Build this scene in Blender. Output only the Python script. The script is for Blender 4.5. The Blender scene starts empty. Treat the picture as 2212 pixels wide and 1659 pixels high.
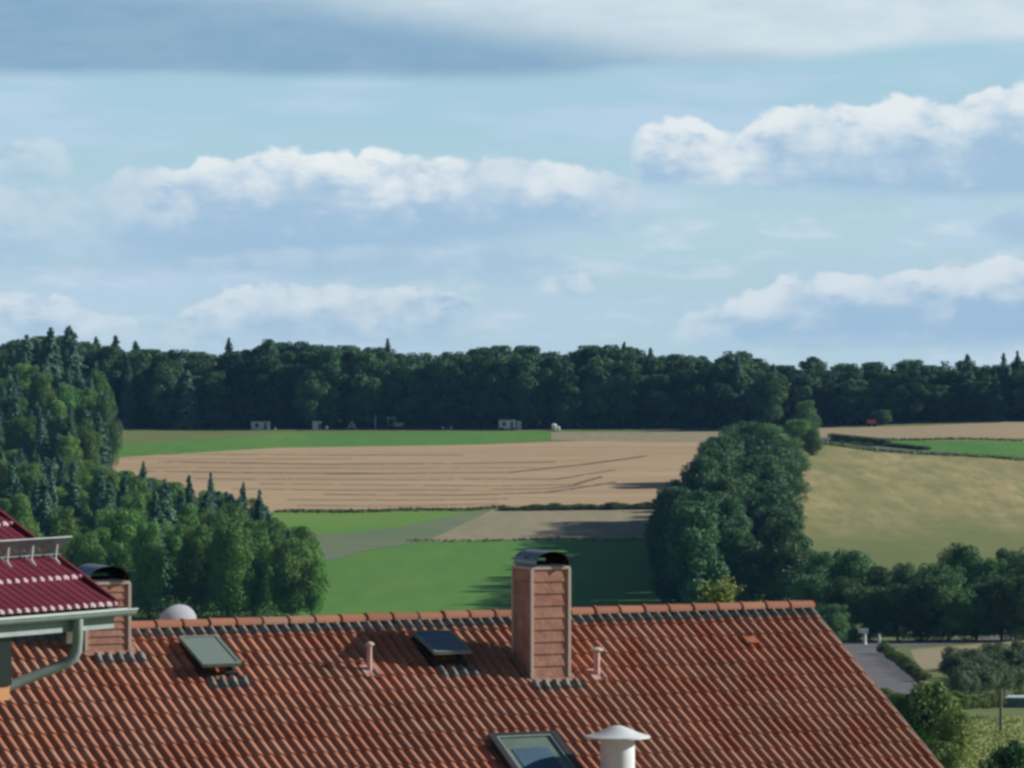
import bpy, math, random
import numpy as np
from mathutils import Vector, Matrix
random.seed(7); RNG = np.random.default_rng(11)
S = bpy.context.scene
COL = S.collection

# ------------------------------------------------------------------ camera
F = 5300.0                      # focal length in pixels of a 1024 px wide picture
HOR = 276.0                     # row of the horizon
ALPHA = math.atan((384 - HOR) / F)
CAM = Vector((0, 0, 60))
cd = bpy.data.cameras.new('camera'); cam = bpy.data.objects.new('camera', cd); COL.objects.link(cam)
cam.location = CAM; cam.rotation_euler = (math.pi / 2 - ALPHA, 0, 0)
cd.sensor_width = 36; cd.lens = 36 * F / 1024; cd.clip_start = 1; cd.clip_end = 30000
cd.dof.use_dof = False
S.camera = cam
S.render.resolution_x = 1024; S.render.resolution_y = 768

# ------------------------------------------------------------------ light
SUN_AZ, SUN_EL = math.radians(12), math.radians(25.5)     # azimuth measured from +X towards +Y
sv = Vector((math.cos(SUN_EL) * math.cos(SUN_AZ), math.cos(SUN_EL) * math.sin(SUN_AZ), math.sin(SUN_EL)))
sl = bpy.data.lights.new('sun', 'SUN'); sun = bpy.data.objects.new('sun', sl); COL.objects.link(sun)
sl.energy = 5.0; sl.angle = math.radians(0.5); sl.color = (1.0, 0.95, 0.87)
sun.rotation_euler = sv.to_track_quat('Z', 'Y').to_euler()
sun.location = (200, 0, 200)
S.view_settings.view_transform = 'Standard'; S.view_settings.look = 'None'
S.view_settings.exposure = 0.2; S.view_settings.gamma = 1
S.render.engine = 'CYCLES'
S.cycles.filter_width = 3.0     # the photograph is a soft one
S.cycles.max_bounces = 6
K = 1024 / 2212.0               # survey numbers below are in a 2212 wide print of the photo

# ---- world: physical sky with banks of cloud laid out by azimuth and elevation
W = bpy.data.worlds.new('World'); S.world = W; W.use_nodes = True
nt = W.node_tree; nt.nodes.clear()
def N(t, **kw):
    n = nt.nodes.new(t)
    for k, v in kw.items(): setattr(n, k, v)
    return n
def L(a, b): nt.links.new(a, b)
def put(sock, v):
    if isinstance(v, (int, float)): sock.default_value = v
    elif isinstance(v, tuple): sock.default_value = v
    else: L(v, sock)
def M(op, a, b=None, c=None, clamp=False):
    n = N('ShaderNodeMath', operation=op); n.use_clamp = clamp
    put(n.inputs[0], a)
    if b is not None: put(n.inputs[1], b)
    if c is not None: put(n.inputs[2], c)
    return n.outputs[0]
def sstep(x, e0, e1):
    n = N('ShaderNodeMapRange', interpolation_type='SMOOTHERSTEP')
    put(n.inputs[0], x); put(n.inputs[1], e0); put(n.inputs[2], e1); n.inputs[3].default_value = 0; n.inputs[4].default_value = 1
    return n.outputs[0]
def cmix(f, a, b):
    n = N('ShaderNodeMix', data_type='RGBA'); put(n.inputs[0], f); put(n.inputs[6], a); put(n.inputs[7], b)
    return n.outputs[2]
sky = N('ShaderNodeTexSky', sky_type='NISHITA'); sky.sun_disc = False
sky.sun_elevation = SUN_EL; sky.sun_rotation = math.pi / 2 - SUN_AZ
sky.altitude = 300; sky.air_density = 1.0; sky.dust_density = 0.6; sky.ozone_density = 2.0
tc = N('ShaderNodeTexCoord'); sep = N('ShaderNodeSeparateXYZ'); L(tc.outputs['Generated'], sep.inputs[0])
az = M('ARCTAN2', sep.outputs[0], sep.outputs[1]); el = M('ARCSINE', sep.outputs[2])
GX = M('MULTIPLY_ADD', az, F / K, 1106.0)        # azimuth, in survey units (1 unit = 0.005 degree)
GY = M('MULTIPLY_ADD', el, -F / K, HOR / K)      # elevation, downwards
def vec(x, y, z=0.0):
    n = N('ShaderNodeCombineXYZ'); put(n.inputs[0], x); put(n.inputs[1], y); put(n.inputs[2], z); return n.outputs[0]
def noise(sx, sy, det=4, rough=0.5, z=0.0, dist=0.0):
    n = N('ShaderNodeTexNoise'); n.inputs['Scale'].default_value = 1; n.inputs['Detail'].default_value = det
    n.inputs['Roughness'].default_value = rough; n.inputs['Distortion'].default_value = dist
    L(vec(M('DIVIDE', GX, sx), M('DIVIDE', GY, sy), z), n.inputs['Vector']); return n.outputs[0]
def vor(sx, sy, z=0.0):
    n = N('ShaderNodeTexVoronoi'); n.feature = 'SMOOTH_F1'; n.inputs['Scale'].default_value = 1; n.inputs['Smoothness'].default_value = 0.35
    wv_ = noise(120, 90, 3, 0.5, z + 50)
    L(vec(M('ADD', M('DIVIDE', GX, sx), wv_), M('DIVIDE', GY, sy), z), n.inputs['Vector']); return n.outputs['Distance']
def curve(x, pts, x0, x1, y0, y1):
    n = N('ShaderNodeFloatCurve'); c = n.mapping.curves[0]
    P = [((a - x0) / (x1 - x0), (b - y0) / (y1 - y0)) for a, b in pts]
    while len(c.points) < len(P): c.points.new(0.5, 0.5)
    for p, q in zip(c.points, P): p.location = q; p.handle_type = 'AUTO'
    n.mapping.use_clip = False
    n.mapping.update()
    put(n.inputs['Value'], M('DIVIDE', M('SUBTRACT', x, x0), x1 - x0, clamp=True))
    return M('MULTIPLY_ADD', n.outputs[0], y1 - y0, y0)
billow = noise(85, 60, 6, 0.55, 3.0)
billow2 = noise(34, 26, 5, 0.6, 9.0)
billow0 = noise(230, 120, 3, 0.5, 21.0)
patch = noise(150, 70, 5, 0.6, 33.0)
soft = noise(420, 70, 5, 0.5, 1.5)
soft2 = noise(160, 45, 5, 0.55, 6.5)
bl = M('ADD', M('ADD', M('MULTIPLY', M('SUBTRACT', billow, 0.5), 110.0), M('MULTIPLY', M('SUBTRACT', billow2, 0.5), 60.0)), M('MULTIPLY', M('SUBTRACT', billow0, 0.5), 90.0))
v1 = vor(80, 70, 2.0); v2 = vor(36, 32, 7.0)
bl = M('ADD', M('MULTIPLY', bl, 0.75), M('ADD', M('MULTIPLY', M('SUBTRACT', 0.45, v1), 75.0), M('MULTIPLY', M('SUBTRACT', 0.45, v2), 30.0)))
sf = M('MULTIPLY', M('SUBTRACT', soft, 0.5), 60.0)
sf2 = M('MULTIPLY', M('SUBTRACT', soft2, 0.5), 70.0)
X0, X1 = -1100, 3300
skyc = N('ShaderNodeVectorMath', operation='SCALE'); L(sky.outputs[0], skyc.inputs[0]); skyc.inputs['Scale'].default_value = 0.05
WHITE = (0.71, 0.755, 0.765, 1); GREY = (0.315, 0.465, 0.62, 1); PALE = (0.50, 0.66, 0.78, 1); DARK = (0.205, 0.35, 0.50, 1)
base = skyc.outputs[0]
# clear air near the horizon, as pale cyan, laid over the physical sky
hz = sstep(GY, -700.0, -60.0)
grad = sstep(GY, 100.0, 750.0)
tint = cmix(grad, (0.350, 0.555, 0.67, 1), (0.44, 0.61, 0.70, 1))
c = cmix(M('MULTIPLY', hz, 0.9), base, tint)
def bank(c, top, dens, base_y, white_h, a_max=1.0, edge=16.0, base_soft=50.0, lump=1.0, whiteness=1.0, grey=GREY):
    t = curve(GX, top, X0, X1, -200, 900)
    d0 = M('SUBTRACT', GY, t)
    dl = M('ADD', d0, M('MULTIPLY', bl, lump))
    dn = curve(GX, dens, X0, X1, 0, 1)
    b = curve(GX, base_y, X0, X1, -200, 900)
    up = sstep(dl, 0.0, edge)
    lo = M('SUBTRACT', 1.0, sstep(M('ADD', M('SUBTRACT', GY, b), sf), -base_soft, base_soft))
    al = M('MULTIPLY', M('MULTIPLY', up, lo), M('MULTIPLY', dn, a_max))
    w = M('SUBTRACT', 1.0, sstep(M('ADD', M('ADD', dl, M('MULTIPLY', bl, -1.4)), M('MULTIPLY', M('SUBTRACT', 0.5, patch), white_h * 2.2)), white_h * -0.2, white_h * 1.95))
    if isinstance(whiteness, list): whiteness = curve(GX, whiteness, X0, X1, 0, 1)
    w = M('MULTIPLY', w, M('MULTIPLY', sstep(patch, 0.20, 0.50), whiteness))
    return cmix(al, c, cmix(w, grey, WHITE))
# thin veils everywhere
veil = M('MULTIPLY', sstep(soft, 0.42, 0.70), 0.6)
c = cmix(veil, c, (0.45, 0.57, 0.73, 1))
veil2 = M('MULTIPLY', M('MULTIPLY', sstep(soft2, 0.46, 0.75), sstep(GY, 380.0, 520.0)), 0.55)
c = cmix(veil2, c, (0.60, 0.68, 0.75, 1))
# low left bank
c = bank(c, [(-1100, 640), (0, 628), (110, 622), (250, 660), (350, 690), (450, 630), (600, 600), (830, 600), (1000, 625), (1100, 690), (1300, 760), (3300, 800)],
         [(-1100, 1), (0, 0.8), (150, 0.9), (300, 0.35), (420, 0.8), (850, 0.9), (1020, 0.7), (1150, 0.0), (3300, 0.0)],
         [(-1100, 700), (0, 740), (1200, 730), (3300, 730)], 85, 0.95, 18, 50, 0.55, 0.85)
c = bank(c, [(-1100, 800), (1150, 620), (1190, 590), (1235, 578), (1280, 600), (1320, 640), (3300, 800)],
         [(-1100, 0), (1140, 0), (1200, 0.9), (1270, 0.9), (1330, 0), (3300, 0)],
         [(-1100, 640), (3300, 640)], 60, 0.9, 14, 16, 0.3, 0.8)
# low right bank
c = bank(c, [(-1100, 800), (1400, 740), (1500, 655), (1640, 625), (1700, 600), (1780, 585), (1950, 572), (2212, 560), (3300, 560)],
         [(-1100, 0), (1420, 0), (1530, 0.9), (3300, 1)],
         [(-1100, 740), (1600, 740), (3300, 740)], 80, 1.0, 16, 40, 0.5, 0.8)
# long middle-left bank
c = bank(c, [(-1100, 350), (0, 395), (150, 390), (230, 375), (320, 350), (400, 355), (430, 335), (520, 322), (620, 306), (700, 322), (800, 318), (940, 318), (1020, 330), (1150, 322), (1250, 345), (1380, 378), (1480, 430), (3300, 700)],
         [(-1100, 0.9), (0, 0.8), (180, 0.55), (270, 0.8), (420, 1), (1200, 1), (1350, 0.8), (1480, 0.1), (3300, 0)],
         [(-1100, 580), (0, 560), (600, 575), (1000, 530), (1400, 480), (3300, 470)], 100, 1.0, 22, 60, 0.45, [(-1100, 0.4), (0, 0.45), (250, 0.5), (400, 0.8), (600, 1), (950, 1), (1080, 0.6), (1180, 0.85), (1350, 0.5), (3300, 0.3)])
c = bank(c, [(-1100, 280), (0, 298), (90, 295), (150, 320), (200, 380), (3300, 600)],
         [(-1100, 0.8), (100, 0.8), (150, 0.5), (190, 0), (3300, 0)],
         [(-1100, 380), (0, 385), (3300, 385)], 90, 0.8, 20, 25, 0.4, 0.6)
# grey body and dull puffs low on the right edge and under the long bank
c = bank(c, [(-1100, 520), (300, 560), (420, 545), (700, 520), (1000, 520), (1150, 505), (1250, 560), (1400, 640), (3300, 700)],
         [(-1100, 0.2), (100, 0.3), (400, 0.75), (1150, 0.75), (1300, 0.2), (1400, 0), (3300, 0)],
         [(-1100, 590), (1400, 600), (3300, 600)], 60, 0.8, 30, 35, 0.35, 0.35)
c = bank(c, [(-1100, 700), (1950, 620), (2060, 520), (2140, 440), (2212, 420), (3300, 400)],
         [(-1100, 0), (1980, 0), (2120, 0.7), (2212, 0.9), (3300, 1)],
         [(-1100, 520), (2100, 500), (2212, 540), (3300, 560)], 40, 0.9, 40, 40, 0.4, 0.4)
# right cumulus bank
c = bank(c, [(-1100, 800), (1360, 300), (1390, 262), (1450, 246), (1530, 262), (1560, 275), (1640, 240), (1780, 215), (1850, 220), (1960, 205), (2060, 212), (2120, 180), (2212, 168), (3300, 150)],
         [(-1100, 0), (1350, 0), (1400, 1), (3300, 1)],
         [(-1100, 405), (1500, 400), (1700, 405), (2000, 420), (2212, 415), (3300, 415)], 115, 1.0, 20, 26, 0.45, 0.9)
# great overhead cloud, dark on the left, white on the right
topw = sstep(M('ADD', M('ADD', GX, M('MULTIPLY', sf, 5.0)), M('MULTIPLY', GY, -7.0)), 50.0, 1250.0)
topw = M('MULTIPLY', topw, M('ADD', 0.78, M('MULTIPLY', M('SUBTRACT', soft2, 0.35), 0.6)), clamp=True)
tl = curve(GX, [(-1100, 165), (0, 165), (400, 160), (700, 166), (1100, 168), (1400, 145), (1700, 130), (2000, 95), (2212, 90), (3300, 90)], X0, X1, -200, 900)
ta = M('SUBTRACT', 1.0, sstep(M('ADD', M('SUBTRACT', GY, tl), M('MULTIPLY', sf, 0.25)), -26.0, 22.0))
c = cmix(M('MULTIPLY', ta, 0.97), c, cmix(topw, cmix(sstep(soft2, 0.3, 0.7), DARK, (0.235, 0.38, 0.51, 1)), (0.59, 0.68, 0.73, 1)))
# below the horizon nothing shows; keep the physical sky's own light overhead
fin = cmix(sstep(GY, -600.0, -60.0), base, c)
bg = N('ShaderNodeBackground'); L(fin, bg.inputs[0]); bg.inputs[1].default_value = 1.0
wo = N('ShaderNodeOutputWorld'); L(bg.outputs[0], wo.inputs[0])

# ------------------------------------------------------------------ projection helpers (survey of the place)
def ray(xd, yd):
    u = xd * K - 512; v = yd * K - 384
    ca, sa = math.cos(ALPHA), math.sin(ALPHA)
    return Vector((u, F * ca - v * sa, -F * sa - v * ca))
def pt(xd, yd, Y):
    d = ray(xd, yd); return CAM + d * (Y / d.y)
def wx(xd, Y): return (xd * K - 512) / F * Y
def sm(e0, e1, x):
    t = np.clip((x - e0) / (e1 - e0), 0, 1); return t * t * (3 - 2 * t)
TY = np.array([-9000, -500, 0, 60, 120, 200, 270, 350, 420, 480, 560, 640, 700, 750, 800, 860, 1050, 1200, 1350, 1480, 1800, 3000, 12000.])
TZ = np.array([60, 52, 46.5, 45.5, 42, 37.0, 32.3, 27.6, 23.9, 20.6, 16.3, 13.4, 11.8, 10.6, 9.7, 9.8, 14.0, 17.6, 21.1, 21.8, 6, -45, -420.])
_ty = np.linspace(-600, 3000, 3601); _tz = np.interp(_ty, TY, TZ)
_k = np.hanning(81); _k /= _k.sum(); _tz = np.convolve(np.pad(_tz, 40, mode='edge'), _k, 'valid')
def terr(x, y):
    x = np.asarray(x, float); y = np.asarray(y, float)
    z = np.where((y > -500) & (y < 2900), np.interp(y, _ty, _tz), np.interp(y, TY, TZ))
    z = z + 2.0 * sm(50, 125, x) * sm(1000, 1350, y)
    z = z + 9.0 * (1 - sm(-128, -99, x)) * sm(930, 1230, y)
    z = z + 0.5 * np.sin(x / 37.0 + 1.0) * np.sin(y / 61.0) * sm(300, 500, y) * (1 - sm(1100, 1250, y))
    return z
def hit(xd, yd):
    d = ray(xd, yd); d = d / d.y
    Ys = np.arange(250, 1500, 0.5)
    z = CAM.z + d.z * Ys; t = terr(d.x * Ys, Ys)
    i = np.argmax(z < t)
    return Vector((d.x * Ys[i], Ys[i], float(t[i])))

# ------------------------------------------------------------------ object helpers
def tag(o, label=None, cat=None, group=None, kind=None):
    if label: o['label'] = label
    if cat: o['category'] = cat
    if group: o['group'] = group
    if kind: o['kind'] = kind
    return o
def empty(name, loc=(0, 0, 0), rz=0.0, **kw):
    o = bpy.data.objects.new(name, None); COL.objects.link(o); o.location = loc; o.rotation_euler = (0, 0, rz)
    o.empty_display_size = 0.2
    return tag(o, **kw)
class MB:
    def __init__(s): s.v = []; s.f = []; s.m = []
    def add(s, vs, fs, mi=0):
        k = len(s.v); s.v += [tuple(p) for p in vs]; s.f += [tuple(i + k for i in f) for f in fs]; s.m += [mi] * len(fs)
    def box(s, c, ax, ay, az, mi=0):            # centre and three half axes
        c = Vector(c); ax = Vector(ax); ay = Vector(ay); az = Vector(az)
        vs = [c + ax * i + ay * j + az * k for k in (-1, 1) for j in (-1, 1) for i in (-1, 1)]
        s.add(vs, [(0, 2, 3, 1), (4, 5, 7, 6), (0, 1, 5, 4), (2, 6, 7, 3), (0, 4, 6, 2), (1, 3, 7, 5)], mi)
    def bx(s, x0, x1, y0, y1, z0, z1, mi=0):
        s.box(((x0 + x1) / 2, (y0 + y1) / 2, (z0 + z1) / 2), ((x1 - x0) / 2, 0, 0), (0, (y1 - y0) / 2, 0), (0, 0, (z1 - z0) / 2), mi)
    def tube(s, pts, rad, n=10, cap=True, mi=0):
        pts = [Vector(p) for p in pts]; rings = []
        if not hasattr(rad, '__len__'): rad = [rad] * len(pts)
        up = None
        for i, p in enumerate(pts):
            d = (pts[min(i + 1, len(pts) - 1)] - pts[max(i - 1, 0)]).normalized()
            if up is None:
                up = Vector((0, 0, 1)) if abs(d.z) < 0.9 else Vector((1, 0, 0))
            a = d.cross(up).normalized(); b = a.cross(d).normalized(); up = b
            rings.append([p + (a * math.cos(2 * math.pi * k / n) + b * math.sin(2 * math.pi * k / n)) * rad[i] for k in range(n)])
        vs = [q for r in rings for q in r]; fs = []
        for i in range(len(pts) - 1):
            for k in range(n):
                k2 = (k + 1) % n; fs.append((i * n + k, i * n + k2, (i + 1) * n + k2, (i + 1) * n + k))
        if cap: fs.append(tuple(range(n))[::-1]); fs.append(tuple((len(pts) - 1) * n + k for k in range(n)))
        s.add(vs, fs, mi)
    def lathe(s, c, prof, n=28, mi=0):          # prof: list of (radius, z)
        c = Vector(c); vs = []; fs = []
        for r, z in prof: vs += [c + Vector((r * math.cos(2 * math.pi * k / n), r * math.sin(2 * math.pi * k / n), z)) for k in range(n)]
        for i in range(len(prof) - 1):
            for k in range(n):
                k2 = (k + 1) % n; fs.append((i * n + k, i * n + k2, (i + 1) * n + k2, (i + 1) * n + k))
        s.add(vs, fs, mi)
    def build(s, name, mats, parent=None, smooth=False, **kw):
        me = bpy.data.meshes.new(name); me.from_pydata([tuple(v) for v in s.v], [], s.f); me.validate()
        for m in (mats if isinstance(mats, (list, tuple)) else [mats]): me.materials.append(m)
        if len(me.polygons) == len(s.m): me.polygons.foreach_set('material_index', s.m)
        if smooth:
            me.polygons.foreach_set('use_smooth', [True] * len(me.polygons))
            if hasattr(me, 'set_sharp_from_angle'): me.set_sharp_from_angle(angle=math.radians(40))
        o = bpy.data.objects.new(name, me); COL.objects.link(o)
        if parent:
            o.parent = parent
            o.matrix_parent_inverse = world_of(parent).inverted()
        return tag(o, **kw)
def world_of(o):
    m = Matrix.LocRotScale(o.location, o.rotation_euler, o.scale)
    if o.parent: m = world_of(o.parent) @ o.matrix_parent_inverse @ m
    return m

# ------------------------------------------------------------------ materials
def mat(name, col, rough=0.8, spec=0.3, metal=0.0, var=0.0, scale=5.0, col2=None, bump=0.0, bscale=20.0, rnd=0.0, stretch=None, coords='Object', detail=6, lo=0.35, hi=0.65):
    m = bpy.data.materials.new(name); m.use_nodes = True; t = m.node_tree; b = t.nodes['Principled BSDF']
    b.inputs['Roughness'].default_value = rough; b.inputs['Specular IOR Level'].default_value = spec; b.inputs['Metallic'].default_value = metal
    b.inputs['Base Color'].default_value = (*col, 1)
    if col2 is not None or var or bump or rnd:
        tcn = t.nodes.new('ShaderNodeTexCoord'); mp = t.nodes.new('ShaderNodeMapping'); t.links.new(tcn.outputs[coords], mp.inputs[0])
        if stretch: mp.inputs['Scale'].default_value = stretch
    out = None
    if col2 is not None:
        nz = t.nodes.new('ShaderNodeTexNoise'); nz.inputs['Scale'].default_value = scale; nz.inputs['Detail'].default_value = detail; nz.inputs['Roughness'].default_value = 0.6
        t.links.new(mp.outputs[0], nz.inputs['Vector'])
        mr = t.nodes.new('ShaderNodeMapRange'); mr.inputs[1].default_value = lo; mr.inputs[2].default_value = hi
        t.links.new(nz.outputs[0], mr.inputs[0])
        mx = t.nodes.new('ShaderNodeMix'); mx.data_type = 'RGBA'; mx.inputs[6].default_value = (*col, 1); mx.inputs[7].default_value = (*col2, 1)
        t.links.new(mr.outputs[0], mx.inputs[0]); out = mx.outputs[2]
    if rnd:
        oi = t.nodes.new('ShaderNodeObjectInfo'); hs = t.nodes.new('ShaderNodeHueSaturation')
        r1 = t.nodes.new('ShaderNodeMapRange'); r1.inputs[3].default_value = 1 - rnd; r1.inputs[4].default_value = 1 + rnd
        r2 = t.nodes.new('ShaderNodeMapRange'); r2.inputs[3].default_value = 0.5 - rnd * 0.05; r2.inputs[4].default_value = 0.5 + rnd * 0.07
        wn = t.nodes.new('ShaderNodeTexWhiteNoise'); wn.noise_dimensions = '1D'; t.links.new(oi.outputs['Random'], wn.inputs['W'])
        t.links.new(oi.outputs['Random'], r1.inputs[0]); t.links.new(wn.outputs['Value'], r2.inputs[0])
        t.links.new(r1.outputs[0], hs.inputs['Value']); t.links.new(r2.outputs[0], hs.inputs['Hue'])
        if out is not None: t.links.new(out, hs.inputs['Color'])
        else: hs.inputs['Color'].default_value = (*col, 1)
        out = hs.outputs[0]
    if out is not None: t.links.new(out, b.inputs['Base Color'])
    if bump:
        nb = t.nodes.new('ShaderNodeTexNoise'); nb.inputs['Scale'].default_value = bscale; nb.inputs['Detail'].default_value = 5
        t.links.new(mp.outputs[0], nb.inputs['Vector'])
        bp = t.nodes.new('ShaderNodeBump'); bp.inputs['Strength'].default_value = bump; bp.inputs['Distance'].default_value = 0.02
        t.links.new(nb.outputs[0], bp.inputs['Height']); t.links.new(bp.outputs[0], b.inputs['Normal'])
    return m
def tile_mat(name, ca, cb, cc, rough=0.75):
    m = bpy.data.materials.new(name); m.use_nodes = True; t = m.node_tree; b = t.nodes['Principled BSDF']
    b.inputs['Roughness'].default_value = rough; b.inputs['Specular IOR Level'].default_value = 0.25
    at = t.nodes.new('ShaderNodeAttribute'); at.attribute_name = 'tile'
    cr = t.nodes.new('ShaderNodeValToRGB'); e = cr.color_ramp.elements
    e[0].color = (*ca, 1); e[1].color = (*cb, 1); x = e.new(0.85); x.color = (*cc, 1)
    t.links.new(at.outputs['Fac'], cr.inputs[0])
    tcn = t.nodes.new('ShaderNodeTexCoord'); nz = t.nodes.new('ShaderNodeTexNoise'); nz.inputs['Scale'].default_value = 1.1; nz.inputs['Detail'].default_value = 9; nz.inputs['Roughness'].default_value = 0.7
    t.links.new(tcn.outputs['Object'], nz.inputs['Vector'])
    mr = t.nodes.new('ShaderNodeMapRange'); mr.inputs[1].default_value = 0.38; mr.inputs[2].default_value = 0.70; mr.inputs[4].default_value = 0.5
    t.links.new(nz.outputs[0], mr.inputs[0])
    mx = t.nodes.new('ShaderNodeMix'); mx.data_type = 'RGBA'; mx.inputs[7].default_value = (0.21, 0.15, 0.105, 1)
    t.links.new(mr.outputs[0], mx.inputs[0]); t.links.new(cr.outputs[0], mx.inputs[6]); t.links.new(mx.outputs[2], b.inputs['Base Color'])
    return m
m_tile = tile_mat('clay_tile', (0.345, 0.115, 0.062), (0.44, 0.172, 0.103), (0.42, 0.20, 0.13))
m_ridge = tile_mat('clay_ridge', (0.30, 0.12, 0.07), (0.36, 0.20, 0.135), (0.42, 0.17, 0.10))
m_clad = mat('shingle_pink', (0.47, 0.255, 0.19), 0.85, 0.2, col2=(0.33, 0.165, 0.12), scale=7, bump=0.3)
m_trim = mat('trim_cream', (0.54, 0.47, 0.40), 0.7, 0.3, col2=(0.5, 0.42, 0.36), scale=9)
m_lead = mat('lead_grey', (0.23, 0.225, 0.20), 0.65, 0.3, 0.0, col2=(0.10, 0.10, 0.095), scale=9)
m_flash = mat('clay_lead', (0.36, 0.22, 0.16), 0.7, 0.3, col2=(0.26, 0.17, 0.13), scale=8)
m_dark = mat('dark_metal', (0.035, 0.037, 0.04), 0.5, 0.5)
m_steel = mat('stainless_steel', (0.30, 0.35, 0.38), 0.5, 0.5, 0.85, col2=(0.30, 0.34, 0.37), scale=4)
m_soot = mat('sooty_steel', (0.014, 0.012, 0.011), 0.9, 0.1)
m_zinc = mat('zinc_grey', (0.30, 0.37, 0.36), 0.55, 0.4, 0.15, col2=(0.22, 0.28, 0.27), scale=5)
m_white = mat('white_enamel', (0.78, 0.82, 0.83), 0.45, 0.5, col2=(0.62, 0.66, 0.66), scale=2.2)
m_pink = mat('pink_plastic', (0.46, 0.25, 0.22), 0.55, 0.4, col2=(0.58, 0.38, 0.34), scale=8)
m_maroon = mat('maroon_steel', (0.150, 0.026, 0.046), 0.65, 0.12, col2=(0.115, 0.022, 0.036), scale=4)
m_glint = mat('painted_glint', (0.80, 0.70, 0.72), 0.35, 0.6, 0.1)  # sun glints on the maroon course lips, put in as a bright colour
m_render = mat('ochre_render', (0.50, 0.26, 0.12), 0.9, 0.2, col2=(0.42, 0.22, 0.10), scale=4)
m_wall = mat('pale_render', (0.62, 0.58, 0.50), 0.9, 0.2, col2=(0.52, 0.48, 0.42), scale=1.5)
m_glass_dark = mat('dark_glass', (0.012, 0.02, 0.024), 0.08, 0.6)
m_glass_green = mat('glass_painted_reflection', (0.16, 0.22, 0.19), 0.12, 0.7, col2=(0.10, 0.16, 0.11), scale=2.5)  # greenish base colour stands for the sky reflected in the pane
m_glass_blue = mat('blue_pane', (0.02, 0.055, 0.08), 0.14, 0.7, col2=(0.05, 0.11, 0.14), scale=3)  # blue base colour with lighter patches
m_blind = mat('blue_blind', (0.06, 0.125, 0.20), 0.7, 0.3, col2=(0.05, 0.10, 0.15), scale=3)
m_panel = mat('patina_sheet', (0.20, 0.25, 0.22), 0.5, 0.5, 0.1, col2=(0.18, 0.25, 0.22), scale=5)
m_bark = mat('bark', (0.09, 0.07, 0.055), 0.9, 0.1, col2=(0.05, 0.04, 0.03), scale=6)
m_asph = mat('asphalt', (0.165, 0.160, 0.170), 0.9, 0.2, col2=(0.125, 0.122, 0.13), scale=0.25)
m_wood = mat('weathered_wood', (0.20, 0.19, 0.16), 0.9, 0.2, col2=(0.13, 0.12, 0.10), scale=3)
def leafmat(name, c1, c2, rnd=0.25, sc=0.35):
    m = mat(name, c1, 0.65, 0.18, col2=c2, scale=sc, rnd=rnd, detail=3)
    t = m.node_tree; b = t.nodes['Principled BSDF']; out = [n for n in t.nodes if n.type == 'OUTPUT_MATERIAL'][0]
    tr = t.nodes.new('ShaderNodeBsdfTranslucent'); mx = t.nodes.new('ShaderNodeMixShader'); mx.inputs[0].default_value = 0.16
    src = b.inputs['Base Color'].links[0].from_socket; t.links.new(src, tr.inputs[0])
    t.links.new(b.outputs[0], mx.inputs[1]); t.links.new(tr.outputs[0], mx.inputs[2]); t.links.new(mx.outputs[0], out.inputs[0])
    return m
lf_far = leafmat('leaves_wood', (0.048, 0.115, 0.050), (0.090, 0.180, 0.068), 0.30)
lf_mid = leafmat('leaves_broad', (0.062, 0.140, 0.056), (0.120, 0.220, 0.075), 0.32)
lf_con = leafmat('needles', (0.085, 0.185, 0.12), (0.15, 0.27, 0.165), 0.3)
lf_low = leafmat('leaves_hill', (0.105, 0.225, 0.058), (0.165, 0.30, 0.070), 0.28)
lf_yel = leafmat('leaves_yellow', (0.17, 0.24, 0.055), (0.27, 0.33, 0.09), 0.02, 2.0)
lf_bush = leafmat('leaves_bush', (0.10, 0.165, 0.04), (0.17, 0.23, 0.06), 0.25, 1.0)
lf_orch = leafmat('leaves_orchard', (0.075, 0.13, 0.06), (0.15, 0.20, 0.11), 0.3, 0.9)

def field_mat(name, c1, c2, c3=None, scale=0.02, fine=0.4, rows=None, st=(1, 1, 1), f_amt=0.35):
    m = bpy.data.materials.new(name); m.use_nodes = True; t = m.node_tree; b = t.nodes['Principled BSDF']
    b.inputs['Roughness'].default_value = 0.95; b.inputs['Specular IOR Level'].default_value = 0.08
    tcn = t.nodes.new('ShaderNodeTexCoord'); mp = t.nodes.new('ShaderNodeMapping'); mp.inputs['Scale'].default_value = st
    t.links.new(tcn.outputs['Object'], mp.inputs[0])
    def nz(s, d=5):
        n = t.nodes.new('ShaderNodeTexNoise'); n.inputs['Scale'].default_value = s; n.inputs['Detail'].default_value = d; n.inputs['Roughness'].default_value = 0.65
        t.links.new(mp.outputs[0], n.inputs['Vector'])
        r = t.nodes.new('ShaderNodeMapRange'); r.inputs[1].default_value = 0.36; r.inputs[2].default_value = 0.64; t.links.new(n.outputs[0], r.inputs[0]); return r.outputs[0]
    def mix(f, a, bb):
        n = t.nodes.new('ShaderNodeMix'); n.data_type = 'RGBA'
        if isinstance(f, float): n.inputs[0].default_value = f
        else: t.links.new(f, n.inputs[0])
        for i, q in ((6, a), (7, bb)):
            if isinstance(q, tuple): n.inputs[i].default_value = (*q, 1)
            else: t.links.new(q, n.inputs[i])
        return n.outputs[2]
    c0 = mix(nz(scale), c1, c2)
    if c3:
        mm = t.nodes.new('ShaderNodeMath'); mm.operation = 'MULTIPLY'; t.links.new(nz(fine), mm.inputs[0]); mm.inputs[1].default_value = f_amt
        c0 = mix(mm.outputs[0], c0, c3)
    t.links.new(c0, b.inputs['Base Color'])
    return m
m_ground = field_mat('rough_grass', (0.13, 0.19, 0.07), (0.20, 0.22, 0.09), (0.09, 0.13, 0.05), 0.03, 0.5)
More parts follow.
